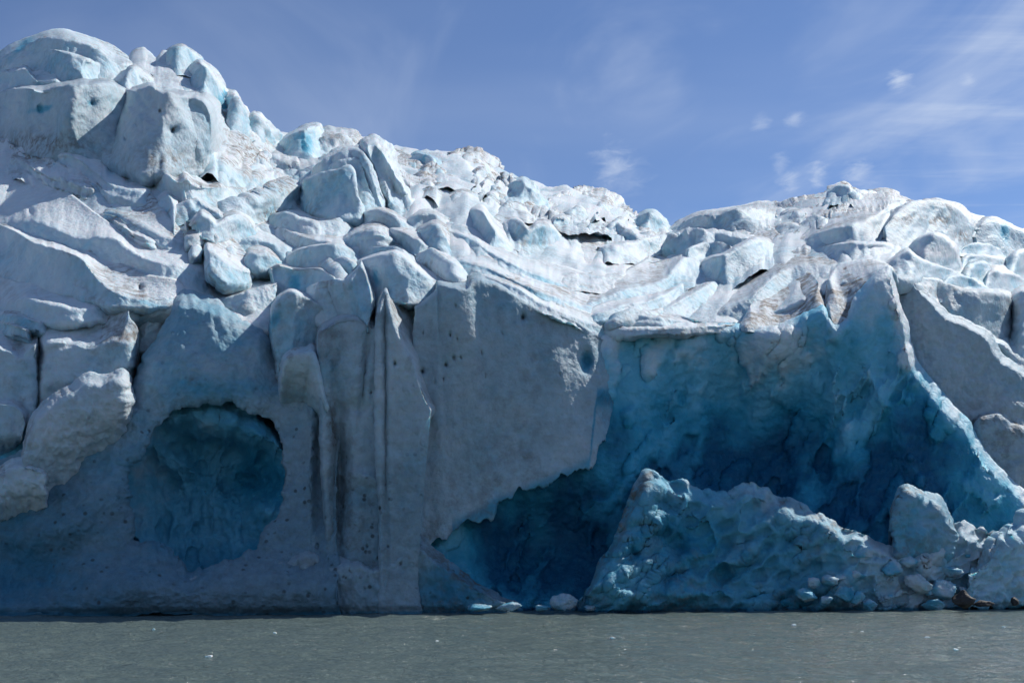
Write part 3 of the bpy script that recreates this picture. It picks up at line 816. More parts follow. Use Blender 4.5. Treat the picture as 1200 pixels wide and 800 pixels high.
R('ice_hummock', 'low hummock with a dark dirt hole at the foot of the ramps', 'ice hummock', '700,376 716,360 734,352 754,354 776,350 792,352', '702,379 718,370 738,366 756,368 776,364 792,360', drop=12, k=.3, blue=(.02, .34), drt=lambda U, V, d: d + gz(772, 350, 10, 7, 1.0)(U, V), bias=1)
R('ice_hummock', 'flat snow-white hummock along the brown rim of the blue hollow', 'ice hummock', '712,384 730,370 748,364 766,366 790,368 812,374 832,380', '714,386 732,376 750,371 768,374 790,376 832,383', drop=10, k=.3, blue=(.02, .3), bias=1)
R('ice_ridge', 'brown-stained ice rim along the top edge of the blue hollow', 'ice rim', '676,372 700,374 726,376 760,377 800,377 850,378 880,379 910,380', '676,378 700,384 726,385 760,383 800,382 850,381 880,384 910,386', drop=18, k=.4, blue=(.02, .2), dirt=.7, bias=-.3, th=4, sink=4, jitk=4)
# ---- left middle ground
R('ice_ridge', 'row of dirt-footed seracs along the base of the massif', 'ice ridge', '172,222 182,206 194,199 206,204 216,197 232,206 244,212 256,208 270,214 290,216', '174,226 184,212 195,206 206,211 218,206 232,214 246,220 258,217 272,222 290,222', '174,236 210,238 250,240 290,238', k=.3, blue=(.02, .36), dirt=.55, amp=1.5, jitk=6)
R('ice_ridge', 'dark dirt-streaked serac row between the pitted apron and fluted fins', 'ice ridge', '256,244 274,234 292,228 304,222 320,216 338,212 352,218 362,228', '258,248 276,240 294,235 306,230 322,225 338,222 352,228 362,234', '260,256 300,256 340,252 364,246', k=.25, blue=(.04, .42), dirt=.6, amp=1.6, jitk=6)
R('serac', 'small tilted cube of ice beside the scooped mound', 'serac', '180,244 188,228 196,224 206,231 208,248 204,258', '182,248 190,233 197,230 202,238 204,252 203,260', drop=14, k=.2, blue=(.05, .38))
R('ice_ridge', 'low broken ridge behind the pair of cyan scooped blocks', 'ice ridge', '204,246 214,234 226,228 244,233 260,246 280,246 300,252', '206,250 216,240 228,234 244,240 260,252 280,252 300,258', drop=16, k=.25, blue=(.04, .4), dirt=.2, amp=1.4, jitk=6)
R('serac', 'scooped cyan block of ice with two raised horns', 'serac', '218,262 228,250 236,245 244,248 254,256 264,250 276,247 288,252 296,260 302,272', '219,265 229,255 237,251 245,255 254,262 265,257 277,254 287,259 294,266 302,275', '222,278 258,284 302,284', k=.25, blue=(.04, .44), bias=-3, endf=0.12)
R('ice_mound', 'large sunlit mound with a scooped blue shade patch near its crest', 'ice mound', '106,246 120,236 134,230 146,225 160,224 173,227 184,238 196,253 210,268 224,282', '108,252 128,250 146,256 164,266 184,276 204,283 224,287', drop=10, k=.4, blue=(.02, .28), bfun=lambda U, V, b: b + gz(138, 240, 11, 6, .28)(U, V), facet=.25)  # shade patch near the crest, painted as bluer ice
R('ice_slope', 'vast smooth sunlit slope ending in a wavy shaded lip', 'ice slope', '-6,204 8,196 20,196 34,202 52,212 72,220 92,234 110,248 130,262 152,272 176,279 206,282 226,278 240,290 252,306 261,325', '-6,256 20,261 40,260 60,266 80,275 100,280 120,279 138,283 150,294 164,303 184,309 212,313 234,318 248,324 261,329', '-6,278 30,288 64,296 92,303 120,314 146,324 184,334 220,338 262,338', k=.3, blue=(.0, .32), dirt=.06, amp=.45, facet=.25)
R('ice_slab', 'thin overlapping sheet of ice on the smooth sunlit slope', 'ice slab', '112,250 128,251 142,256 154,266 170,273 192,281', '112,254 128,257 142,264 156,272 172,278 192,284', drop=7, k=.3, blue=(.02, .36), bias=-2)
R('ice_ridge', 'dirty lens-shaped ridge end beside the tilted sunlit block', 'ice ridge', '214,274 228,268 244,264 256,274', '214,278 229,275 245,271 256,279', drop=12, k=.3, blue=(.02, .28), dirt=.5, bias=-2, endf=0.12)
R('serac', 'tilted sunlit block of ice with a flat bright top', 'serac', '236,284 246,277 262,276 274,279 284,290 292,302 297,315', '238,292 248,296 258,303 268,310 280,315 297,321', '242,316 262,330 297,332', k=.3, blue=(.0, .4), bias=-3, amp=.5, endf=0.12)
R('ice_mound', 'sunlit wrinkled mound stretching behind the tilted block', 'ice mound', '270,284 278,272 290,267 306,266 326,270 346,277 364,285', '272,292 284,284 300,281 318,286 338,290 364,291', drop=16, k=.35, blue=(.02, .4), dirt=.1)
R('ice_ridge', 'long lit ridge with a wavy dirty underside below the fluted fins', 'ice ridge', '296,256 320,246 344,241 368,235 390,239 410,244 428,260', '300,260 322,252 338,251 352,258 376,262 396,257 410,252 428,264', '304,272 350,276 390,276 428,274', k=.25, blue=(.0, .32), dirt=.3)
R('ice_ridge', 'flat sunlit ridge beneath the wavy dirty-edged ridge', 'ice ridge', '292,266 310,259 330,260 348,267 372,273 396,276 420,272', '294,271 312,267 330,270 350,277 374,282 398,284 420,280', drop=12, k=.35, blue=(.02, .34), bias=-3)
R('ice_ridge', 'shaded round-backed ridge between the wavy ridge and rolled curl', 'ice ridge', '418,252 430,245 442,243 456,246 470,254 490,268', '418,255 430,249 442,248 456,252 470,260 490,271', '420,268 450,272 490,276', k=.2, blue=(.02, .34), dirt=.25)
R('ice_ridge', 'lens-shaped shaded hump above the rolled ice curl', 'ice ridge', '474,256 484,249 496,245 510,246 528,256', '474,259 484,254 496,251 510,252 528,260', drop=14, k=.2, blue=(.02, .36), dirt=.15)
R('ice_curl', 'rolled-over curl of ice with a bright blue inner edge', 'serac', '484,268 496,261 508,255 517,256 523,264 526,278 525,292', '485,271 497,266 508,262 514,266 518,275 521,286 524,296', '486,282 506,292 525,300', k=.2, blue=(.05, .46), bias=-4)
R('serac', 'flat-topped wedge of ice with a shaded cheek beside the curl', 'serac', '446,268 456,263 472,266 490,272 506,281 520,293', '448,271 458,269 472,273 488,280 504,288 520,297', '450,288 480,298 520,302', k=.2, blue=(.0, .36), bias=-3)
R('serac', 'sunlit knuckle of ice with frayed crumbling end', 'serac', '396,280 412,271 428,263 442,261 452,266 459,276 456,290', '398,283 412,278 426,274 438,275 448,279 454,285 456,292', '400,294 430,296 456,296', k=.25, blue=(.02, .34), bias=-4, rough=2)
R('ice_ridge', 'stacked thin shelf of ice under the sunlit knuckle', 'ice ridge', '398,292 420,284 444,283 464,286 484,296', '398,296 420,291 444,291 464,294 484,302', drop=10, k=.3, blue=(.04, .36), bias=-4)
R('serac', 'small cyan-sided cube of ice in front of the wrinkled mound', 'serac', '286,302 292,291 300,288 314,290 324,297 330,304', '288,306 295,298 303,299 314,299 330,308', drop=18, k=.25, blue=(.0, .48), bias=-4)
R('ice_mound', 'smooth shaded mound like a whaleback beneath the knuckle', 'ice mound', '320,310 334,298 350,290 366,286 386,283 400,282 412,289 424,299', '321,312 335,302 351,294 367,290 386,288 400,288 411,295 424,302', '322,320 360,320 424,312', k=.2, blue=(.03, .4), bias=-3)
R('ice_hummock', 'rounded twin nub of ice between whaleback and pointed blade', 'ice hummock', '386,312 394,301 404,299 414,303 424,311', '387,315 395,306 404,304 414,309 424,315', drop=20, k=.25, blue=(.02, .36), bias=-3)
R('ice_mound', 'rough-backed big block of ice behind the tall blades', 'ice mound', '410,306 432,299 450,293 466,290 480,296 494,308 508,318 524,322 544,328', '412,312 434,306 452,300 466,298 478,306 492,318 506,326 524,330 544,335', '420,350 460,356 500,356 548,350', k=.25, blue=(.02, .36), bias=-2, bfun=lambda U, V, b: b + gz(444, 325, 2, 6, .4)(U, V))
R('ice_hummock', 'low dirt-flecked hummock between the rolled curl and long ramps', 'ice hummock', '484,304 494,293 503,287 514,292 526,300 544,314', '485,307 496,299 505,295 514,300 526,308 544,319', drop=14, k=.3, blue=(.02, .3), dirt=.3, bias=-3)
# ---- left foreground ridges
R('ice_ridge', 'long rolling ridge with a sunlit back and deep shaded flank', 'ice ridge', '-6,259 14,265 40,276 70,284 98,292 108,289 122,295 142,308 164,318 190,324 208,327 215,334 214,344', '-6,262 16,270 40,284 64,291 84,296 97,304 106,316 116,329 130,340 150,349 180,352 205,350 214,348', '-6,344 40,344 80,346 110,354 140,360 180,360 214,358', k=.3, blue=(.0, .34), amp=.45, bias=-2, drt=lambda U, V, d: d + gz(164, 338, 5, 4, .8)(U, V), facet=.25)
R('ice_slab', 'thin lens of ice tucked beneath the long rolling ridge', 'ice slab', '62,330 74,324 86,327 100,335 118,348', '62,333 75,329 86,333 100,341 118,352', drop=12, k=.3, blue=(.03, .4), bias=-2, facet=.25)
R('ice_ridge', 'sunlit pitched ridge with a low shaded front beside the thin sheets', 'ice ridge', '-6,322 12,327 22,331 42,326 53,322 66,328 86,338 110,346 134,354', '-6,354 16,353 30,350 50,357 70,360 86,364 104,363 134,358', '-6,378 40,378 80,380 134,372', k=.3, blue=(.0, .34), amp=.5, bias=-2, dirt=.08, facet=.25)
R('ice_slab', 'upper of two thin curved sheets of ice stacked by the pitched ridge', 'ice slab', '-6,364 20,365 44,371 64,379', '-6,368 20,370 44,376 64,383', drop=12, k=.3, blue=(.05, .42), bias=-2, facet=.25)
R('ice_slab', 'lower of two thin curved sheets of ice stacked by the pitched ridge', 'ice slab', '-6,372 16,374 34,380 46,389', '-6,377 16,380 34,386 46,393', drop=14, k=.3, blue=(.05, .38), bias=-2, facet=.25)
R('ice_slab', 'thin pale shelf of ice leading up to the arched ice face', 'ice slab', '130,356 150,345 170,338 186,336 204,340', '132,359 152,350 170,344 186,342 204,346', drop=22, k=.3, blue=(.02, .38), bias=3)
R('ice_block', 'rough pale block of ice filling the cleft behind the arched face', 'serac', '148,366 160,353 178,346 196,340 210,338', '148,370 161,358 178,352 196,346 210,344', '152,412 175,408 214,390', k=.25, blue=(.04, .3), bias=4, rough=1.8, amp=.6)
R('ice_block', 'squared slab of ice with dirty top behind the arched face', 'serac', '214,346 236,340 262,336 290,329 312,324 327,324 331,342', '216,352 240,352 264,350 290,344 312,336 325,330 330,348', '230,384 270,398 300,412 322,412 332,372', k=.3, blue=(.03, .32), dirt=.35, rough=1.6, bias=6, endf=0.12)
R('ice_block', 'flat-backed block of ice with cyan shaded front below the whaleback', 'serac', '310,322 314,309 322,304 342,307 358,307 374,305 388,314 400,328', '311,325 316,313 324,309 342,312 358,313 374,314 388,322 400,332', '316,350 350,352 400,350', k=.2, blue=(.0, .46), bfun=lambda U, V, b: b + gz(343, 331, 4, 7, .4)(U, V), endf=0.12)
R('ice_hummock', 'small smooth slab of ice leaning behind the pointed blade', 'ice hummock', '372,312 376,302 383,299 391,304 398,312 406,324', '373,315 378,307 384,304 391,310 398,318 406,328', drop=18, k=.25, blue=(.02, .34), bias=-3)
R('serac', 'sharp pointed blade of ice like a shark fin', 'ice blade', '356,336 376,330 392,327 406,324 416,313 424,302 432,312 437,326 440,342 439,372', '357,339 377,334 393,331 407,329 417,318 423,309 429,318 433,330 436,346 437,376', '362,372 390,388 440,392', k=.2, blue=(.1, .4), bias=-4, amp=.5, th=1.2, endf=0.12)
R('serac', 'stout weathered column of ice with a round dirty shoulder', 'serac', '316,372 321,352 330,341 341,336 354,340 368,345 380,352 388,364 390,384', '318,376 323,358 332,347 342,342 354,346 366,351 377,358 383,370 386,388', '318,440 345,440 392,440', k=.2, blue=(.04, .34), bias=-1, bfun=lambda U, V, b: b + gz(317, 382, 4, 12, .5, 30)(U, V), amp=.6, endf=0.12)
R('ice_wall', 'cyan panel of ice set back beside the slender spire', 'ice wall', '462,350 472,344 486,342 502,340 514,336', '463,353 473,348 487,347 502,345 514,342', '455,480 490,490 520,490', k=.2, blue=(.05, .36), bias=2, amp=.5, endf=0.12)


def hummock(u, v, w, h, label, group, dirt=.3, skew=0.0, bias=-2.0):
    us = np.linspace(-1, 1, 9)
    w = w * 1.5
    top = ' '.join('%.1f,%.1f' % (u + w * x * .5, v - h * .45 + h * .9 * abs(x + skew * .3) ** 1.8 - h * .2 * x * skew) for x in us)
    R('ice_hummock', label, 'ice hummock', top, None, drop=h * .9 + 4, k=1.2, blue=(.02, .26), dirt=dirt, group=group, bias=bias + 2.6, amp=.9, back=(6, 5), wrap=.8, th=1.0, rnd=.3)


for (u, v, w, h) in ((565, 198, 14, 7), (571, 211, 12, 9), (584, 215, 10, 8), (540, 225, 24, 8), (577, 227, 12, 8), (500, 213, 14, 9), (520, 206, 20, 4), (596, 240, 14, 7)):
    hummock(u, v, w, h, 'small shaded hummock stepping up the dirt-striped pyramid', 'hummocks on the dirt-striped pyramid', .5, random.uniform(-.6, .6))
for (u, v, w, h) in ((675, 245, 15, 7), (705, 239, 11, 5), (726, 258, 18, 12)):
    hummock(u, v, w, h, 'small scooped hollow-fronted hummock on the white ice peak', 'hummocks on the white peak', .3, random.uniform(-.6, .6))
for (u, v, w, h) in ((930, 246, 20, 5), (925, 262, 20, 5), (955, 254, 20, 4)):
    hummock(u, v, w, h, 'grimy hummock along the dirt-banded skyline slope', 'hummocks on the dirt-banded slope', .4, random.uniform(-.6, .6))
for (u, v, w, h) in ((286, 186, 14, 8), (300, 196, 16, 8), (312, 180, 14, 9), (322, 192, 16, 7), (334, 202, 18, 8), (296, 204, 16, 6), (346, 200, 14, 8), (312, 206, 14, 6)):
    hummock(u, v, w, h, 'knobbly lump of ice on the pitted apron below the massif', 'lumps on the pitted apron', .45, random.uniform(-.6, .6))
for (u, v, w, h) in ((312, 280, 14, 6), (340, 296, 14, 5), (268, 290, 12, 6), (230, 290, 12, 7)):
    hummock(u, v, w, h, 'small rounded lump of ice wedged among the tumbled middle ridges', 'lumps among the middle ridges', .15, random.uniform(-.6, .6), -4)
SINK[0] = 0.0
FACET[0] = 0.0
# ================================================================== THE ICE CLIFF AT THE WATER
BLUE_HOLLOW = addf(gz(915, 525, 95, 85, 10), gz(640, 640, 70, 45, 6))
R('ice_wall', 'wide smooth pale ice wall with scattered small melt holes and thin crack', 'ice wall',
  '484,352 498,344 508,336 510,323 522,325 534,329 546,329 550,320 560,318 574,321 590,327 606,337 622,347 634,356 656,360 676,368 692,379 708,389 724,387 744,385',
  '485,360 500,351 511,343 514,333 524,334 536,337 547,338 553,329 561,327 574,331 590,338 604,348 620,357 636,365 656,368 674,376 690,386 706,396 722,395 742,393',
  '482,648 500,644 520,632 545,618 578,603 583,590 606,579 630,570 660,556 690,545 706,520 716,490 724,455 732,425 750,404',
  k=.3, blue=(.02, .24), grey=.5, amp=.35, rough=.7, bias=-.8, fj=6, endf=0, th=6,  # grey also paints this wall darker, as if less lit
  dfun=addf(lambda U, V: 3.4 * sstep(690, 745, U) * sstep(520, 470, V), gz(500, 420, 14, 120, 1.2), gz(528, 360, 14, 40, -.9), gz(687, 424, 4.5, 9, 1.3), gz(560, 560, 60, 60, .8)),
  bfun=lambda U, V, b: b + .3 * sstep(680, 745, U) + gz(687, 424, 5, 9, .4)(U, V) + gz(560, 340, 55, 28, .16)(U, V) + .45 * sstep(16, -10, V - np.interp(U, [500, 580, 690, 700], [640, 600, 548, 470])) * sstep(-22, 0, V - np.interp(U, [500, 580, 690, 700], [640, 600, 548, 470])) * (U > 530))



def cliff_plane(U, V):
    vw_ = np.interp(U, _ug, V_WATER)
    return np.interp(U, _ug, Y_WATER) + 6.5 * np.clip((vw_ - V) / (vw_ - 365), 0, 1.6) ** 1.3


def plates(U, V):
    """fractured plates standing proud of the hollow's face"""
    a = fbm(np.stack([U * .022 + V * .008, V * .011 - U * .003, U * 0 + 1.7], -1), 4, .55)
    return sstep(.0, .3, a) * .5 + np.maximum(a, 0) * .5 + .05 * np.abs(fbm(np.stack([U * .06, V * .05, U * 0], -1), 3))


def hollow_blue(U, V):
    n4 = fbm(np.stack([U * .018, V * .011, U * 0], -1), 4)
    b = .37 + .18 * sstep(388, 470, V) + .56 * sstep(430, 550, V) * gz(900, 560, 150, 110, 1)(U, V) + .45 * gz(635, 645, 75, 50, 1)(U, V)
    b = b + .14 * gz(955, 440, 30, 40, 1)(U, V) + .16 * gz(1080, 490, 50, 60, 1)(U, V) + .24 * n4  # cyan zone on the right paints in sunlight coming through the ice
    b = b - .2 * (plates(U, V) - .15)          # frosted patches
    b = b - .18 * gz(900, 430, 14, 42, 1, 8)(U, V) - .22 * gz(985, 480, 12, 45, 1, -10)(U, V)
    edge = np.interp(V, [320, 376, 424, 476, 512, 565, 600], [1045, 1065, 1072, 1114, 1146, 1190, 1215])
    return b - .30 * sstep(30, 3, np.abs(U - edge))


R('blue_ice_face', 'huge hollowed face of deep blue ice beneath the brown rim', 'ice face',
  '470,430 520,420 580,410 640,400 690,393 726,387 760,384 800,382 850,381 882,384 902,385 924,378 948,366 964,358 972,370 981,377 991,371 1002,348 1014,333 1032,314 1043,311 1051,336 1058,364 1064,378 1068,400 1075,424 1096,450 1116,476 1136,491 1147,512 1166,540 1191,565 1206,578',
  '470,434 520,424 580,414 640,404 690,398 726,393 760,390 800,388 850,387 882,390 902,391 924,385 948,374 963,366 972,377 981,384 992,379 1005,357 1016,342 1032,323 1041,321 1047,342 1053,367 1058,382 1061,404 1067,430 1086,458 1106,484 1126,500 1138,520 1157,548 1183,574 1200,588',
  'water',
  k=3.0, blue=(.1, .7), amp=.8, rough=1.4, dirt=0, bias=0.8, endf=0, dabs=cliff_plane, th=2.0, wrap=2, step=1.5, p=1.0, rnd=.05, smk=61,
  dfun=lambda U, V: BLUE_HOLLOW(U, V) - 1.1 * plates(U, V) - 4.5 * sstep(840, 990, U) - gz(900, 430, 16, 60, 2.2, 8)(U, V) - gz(985, 470, 14, 70, 1.8, -10)(U, V) - gz(790, 430, 20, 60, 1.5, 25)(U, V) - gz(1045, 490, 12, 60, 1.4, -25)(U, V),
  bfun=lambda U, V, b: hollow_blue(U, V))

R('ice_boss', 'dirt-capped knob of ice on the rim of the blue hollow', 'ice knob', '868,378 878,360 894,340 908,326 926,318 942,317 954,323 962,338 970,356', '866,382 884,385 902,386 924,379 946,368 960,360 970,360', drop=9, sink=2, k=.4, blue=(.0, .3), dirt=.75, bias=-.3, endf=.1, scoop=-.2, th=7, amp=.7, grey=.15)
R('ice_boss', 'cleft knob of ice with a dirty crown above the glowing blue face', 'ice knob', '966,352 972,326 982,309 998,305 1018,303 1034,307 1046,314 1052,326', '968,368 978,380 990,374 1002,350 1014,336 1030,318 1042,315 1052,330', drop=9, sink=2, k=.4, blue=(.03, .35), dirt=.5, bias=-2.2, endf=.1, scoop=-.2, th=7, amp=.6, grey=.12)
R('ice_fin', 'smooth grey fin of ice descending behind the blue face', 'ice fin', '1044,312 1050,309 1060,314 1076,328 1092,346 1106,361 1114,368 1126,370 1142,379 1160,390 1168,403 1176,415 1186,422 1198,430 1220,444', '1045,317 1050,315 1058,321 1073,336 1089,354 1103,369 1112,376 1126,379 1141,388 1155,398 1162,410 1171,422 1184,430 1198,438 1220,452', '1046,440 1080,480 1120,530 1166,580 1220,590', k=.6, blue=(.12, .22), grey=.42, amp=.9, rough=1.6, endf=0, bias=1.5, th=2, dirt=.05, drt=lambda U, V, d: d + gz(1160, 500, 40, 25, .5)(U, V))
R('ice_ledge', 'dark banded ledge of dirty ice behind the sparkling edge', 'ice ledge', '1136,496 1150,486 1166,482 1184,492 1220,500', '1138,500 1152,492 1166,489 1184,500 1220,508', '1150,570 1180,590 1220,600', k=.2, blue=(.05, .15), grey=.5, dirt=.4, bias=0, amp=1.0, rough=2, endf=0.1)

# arched face with the round cave
CAVE = '180,510 190,498 205,482 217,475 240,471 270,474 300,483 318,498 325,520 326,540 328,560 328,588 320,606 310,612 307,624 299,640 285,652 265,660 245,663 224,662 212,650 200,642 185,635 166,637 158,632 154,620 152,600 153,580 148,562 148,548 164,538 173,525'
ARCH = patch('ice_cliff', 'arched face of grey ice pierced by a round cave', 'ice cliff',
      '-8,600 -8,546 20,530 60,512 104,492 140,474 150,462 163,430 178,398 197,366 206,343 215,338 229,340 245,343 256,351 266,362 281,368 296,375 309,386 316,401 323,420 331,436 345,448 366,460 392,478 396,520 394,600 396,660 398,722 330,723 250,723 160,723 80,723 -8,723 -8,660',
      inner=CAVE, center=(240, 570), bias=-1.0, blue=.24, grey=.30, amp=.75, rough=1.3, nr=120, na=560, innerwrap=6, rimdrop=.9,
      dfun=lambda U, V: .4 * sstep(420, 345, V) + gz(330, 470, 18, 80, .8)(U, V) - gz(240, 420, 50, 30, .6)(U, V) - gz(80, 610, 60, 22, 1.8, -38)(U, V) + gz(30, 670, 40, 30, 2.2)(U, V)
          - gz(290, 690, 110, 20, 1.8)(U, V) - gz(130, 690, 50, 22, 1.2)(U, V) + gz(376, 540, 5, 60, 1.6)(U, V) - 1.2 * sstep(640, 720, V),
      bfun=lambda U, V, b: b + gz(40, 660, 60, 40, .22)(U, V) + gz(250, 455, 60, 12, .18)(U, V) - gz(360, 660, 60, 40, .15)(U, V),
      gfun=lambda U, V, g: g + .5 * sstep(420, 660, V) + .24,  # dirty ice lower down; the added grey also paints the cliff dimmer
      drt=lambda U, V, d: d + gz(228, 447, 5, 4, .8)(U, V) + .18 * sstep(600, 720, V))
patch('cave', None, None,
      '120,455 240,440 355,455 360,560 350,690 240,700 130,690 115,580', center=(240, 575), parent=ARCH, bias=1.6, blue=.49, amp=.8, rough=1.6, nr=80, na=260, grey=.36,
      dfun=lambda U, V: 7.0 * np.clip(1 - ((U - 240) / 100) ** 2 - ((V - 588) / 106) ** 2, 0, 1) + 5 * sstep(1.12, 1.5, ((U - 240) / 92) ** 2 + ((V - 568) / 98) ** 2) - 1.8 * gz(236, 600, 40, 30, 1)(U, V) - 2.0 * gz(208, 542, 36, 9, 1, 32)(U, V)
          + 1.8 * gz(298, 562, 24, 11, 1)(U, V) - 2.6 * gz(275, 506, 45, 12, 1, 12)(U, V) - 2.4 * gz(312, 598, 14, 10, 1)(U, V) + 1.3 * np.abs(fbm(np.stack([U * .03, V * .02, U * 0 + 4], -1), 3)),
      bfun=lambda U, V, b: b + .2 * gz(300, 562, 30, 18, 1)(U, V) + .1 * gz(240, 650, 60, 14, 1)(U, V))  # bluer hole and bottom paint in part of the cave's shade
R('serac', 'flat-topped block with a frosty green-white lip beside the arch', 'serac', '325,432 334,414 344,408 358,407 367,403 374,412 380,434 385,458 391,480', '327,436 336,420 346,415 358,414 365,412 370,422 375,442 380,464 388,486', '322,520 350,530 392,534', k=.2, blue=(.16, .3), grey=.18, bias=-3.0, amp=.45, th=2, p=1, sink=8, sink0=1.0, endf=0.1)
R('serac', 'leaning slab of ice with a cracked top beside the open crevice', 'serac', '42,398 48,381 74,371 100,362 120,355 136,354 149,361 152,373 161,384 164,398', '44,408 54,403 84,402 104,408 130,402 148,402 158,400 163,404', '36,486 60,482 105,470 140,462 160,436', k=.35, blue=(.02, .24), grey=.14, amp=.5, bias=-1.0, sink=2, dfun=lambda U, V: gz(88, 398, 22, 2.5, .6, -25)(U, V) + gz(122, 382, 2.5, 16, .5, 15)(U, V), wrap=4, endf=0.1)
R('ice_ridge', 'shadowed hollow ridge of ice next to the leaning slab', 'ice ridge', '-8,390 14,383 34,381 44,388 48,396', '-8,404 12,412 24,420 34,408 47,400', '-8,500 20,500 42,496', k=.3, blue=(.03, .3), grey=.15, bias=0, amp=.6, endf=0.1)
R('serac', 'rough boulder-like buttress of ice with a crusty crown', 'serac', '22,545 28,516 32,497 46,476 62,463 82,453 102,438 122,441 148,434 154,446', '24,550 32,522 38,506 50,488 66,476 84,466 103,452 122,454 146,446 153,456', '-4,630 40,640 90,620 150,560', k=.3, blue=(.03, .2), grey=.3, bias=-2.6, amp=.9, rough=2.2, sink=5, sink0=1.15, endf=0.1)
R('serac', 'grey rounded block of ice beside the deep blue crevasse', 'serac', '-8,468 12,467 25,472 33,482 35,498', '-8,474 12,474 23,480 29,490 31,504', '-8,540 10,538 26,524', k=.2, blue=(.06, .3), grey=.2, bias=-1.5, amp=.6, sink=3, endf=0.1)
R('ice_wall', 'deep blue ice at the bottom of the narrow crevasse', 'ice wall', '-8,490 20,488 44,486 56,490', None, '-8,560 20,566 56,560', k=.2, blue=(.8, .92), bias=1.5, amp=.6, endf=0.1)
R('ice_spur', 'lumpy spur of pale ice running down beside the buttress to the lake', 'ice spur', '-8,560 8,540 24,534 44,538 60,548', '-8,570 8,552 24,546 44,550 60,560', '-8,640 30,640 60,620', k=.3, blue=(.05, .3), grey=.2, bias=-3.0, rough=2, sink=5, sink0=1.2, endf=0.1)
# columns between arch and wall
R('ice_column', 'broad fluted column of ice with a snowy hooded top', 'ice column',
  '368,392 374,378 384,371 392,364 404,357 418,357 430,365 445,374 457,381 460,396 463,420 468,450', '369,398 376,386 386,380 394,375 405,372 418,372 428,377 442,384 452,390 455,404 458,426 464,456',
  '384,726 400,726 420,726 440,725 470,725', k=.3, blue=(.03, .24), grey=.2, bias=-.5, amp=.45, rough=.9, endf=.05,
  dfun=lambda U, V: gz(392, 440, 6, 50, .9)(U, V) + gz(427, 440, 2.5, 28, .9, 6)(U, V) - gz(412, 420, 10, 50, .5)(U, V) + gz(398, 560, 6, 55, 2.8)(U, V) + gz(414, 478, 12, 6, .6)(U, V) + gz(430, 560, 40, 6, -.5, 15)(U, V),
  gfun=lambda U, V, g: g + .2 + .42 * sstep(440, 640, V), drt=lambda U, V, d: d + gz(388, 500, 4, 20, .8)(U, V) + .3 * gz(400, 590, 20, 50, 1)(U, V))  # greyer downwards: dirty ice, with dimmer light painted in too
R('ice_spire', 'slender pointed spire of ice with one sunlit edge', 'ice spire', '438,386 442,354 447,338 452,331 459,337 468,350 478,368 488,388 496,406 498,436 506,466 511,478 506,490 496,506 491,530', '440,392 444,362 448,348 452,340 454,352 459,372 467,394 476,412 484,424 490,446 500,470 505,480 501,492 492,508 487,532', '442,725 462,725 480,725 494,724', k=.4, blue=(.0, .26), grey=.18, bias=-1.8, amp=.4, rough=.8, th=2.5, endf=.05,
  gfun=lambda U, V, g: g + .2 + .42 * sstep(440, 640, V))  # dirty-ice grey and painted dimness, as on the column
R('ice_apron', 'pitted rubbly foot of the columns where it meets the lake', 'ice foot', '366,668 400,650 440,656 470,640 494,628 508,642 530,660 560,682 594,701 616,714', '368,680 400,664 440,668 470,654 490,644 506,656 528,672 556,690 590,707 614,717', '372,724 420,724 480,723 560,722 616,721', k=.3, blue=(.1, .3), grey=.75, dirt=.3, jitk=6, bias=-1.6, amp=.8, rough=2.2, bfun=lambda U, V, b: b + gz(530, 690, 40, 25, .3)(U, V), endf=0.1)
R('ice_apron', 'pitted grey apron of ice under the round cave lip', 'ice foot', '120,700 170,680 220,672 270,670 320,652 352,640 384,640', '120,706 170,690 220,682 270,680 320,664 352,654 384,654', '116,725 200,725 300,724 386,724', k=.3, blue=(.06, .2), grey=.78, dirt=.25, jitk=6, bias=-1.5, amp=.7, rough=2.6, endf=0.1)

# fallen ice in the blue hollow
R('ice_bank', 'broad jagged bank of fallen blue ice with a frosted crest filling the hollow', 'fallen ice', '668,716 684,690 700,666 716,638 734,602 744,572 756,551 774,559 800,562 826,575 850,580 870,568 890,567 910,580 940,594 966,604 990,614 1016,626 1048,640 1080,640 1108,622 1136,612 1164,620 1190,610 1222,606', '670,718 688,696 706,674 722,648 740,614 752,588 762,570 778,574 800,578 826,590 850,594 870,582 890,582 910,594 940,608 966,618 990,628 1014,640 1048,655 1080,656 1108,640 1136,630 1164,638 1190,628 1222,624', '664,727 740,725 850,722 950,720 1020,718 1080,717 1150,716 1222,715', k=.3, blue=(.16, .7), grey=.32, bias=-4, amp=1.0, rough=1.2, endf=.06, jitk=8, midk=1.2, tamp=.8,
  dfun=lambda U, V: 2.2 * np.abs(fbm(np.stack([U * .02 + V * .012, V * .026, U * 0 + 3], -1), 3, .5)) - gz(800, 700, 30, 14, 1.5)(U, V) - gz(720, 690, 25, 25, 1.2)(U, V) + gz(770, 620, 25, 40, 1.0, 20)(U, V) - 3.0 * sstep(900, 1010, U),
  bfun=lambda U, V, b: (.24 + .5 * b) + .16 * sstep(585, 650, V) - .12 * sstep(.05, .45, fbm(np.stack([U * .018, V * .022, U * 0 + 2], -1), 4)) + .22 * gz(800, 620, 50, 40, 1)(U, V) - .24 * sstep(930, 1040, U))
R('ice_block', 'rounded cyan boulder of ice perched on the fallen rubble', 'fallen ice', '1042,634 1045,604 1049,584 1056,569 1064,567 1076,573 1092,581 1103,592 1109,606 1116,630', '1046,628 1049,604 1055,586 1062,578 1073,582 1086,590 1097,601 1104,612 1108,630', '1046,650 1078,652 1112,650', k=.25, blue=(.3, .6), grey=.35, bias=-6.5, amp=1.6, rough=2.4, wrap=1, jitk=7, midk=1.5, endf=0.1)
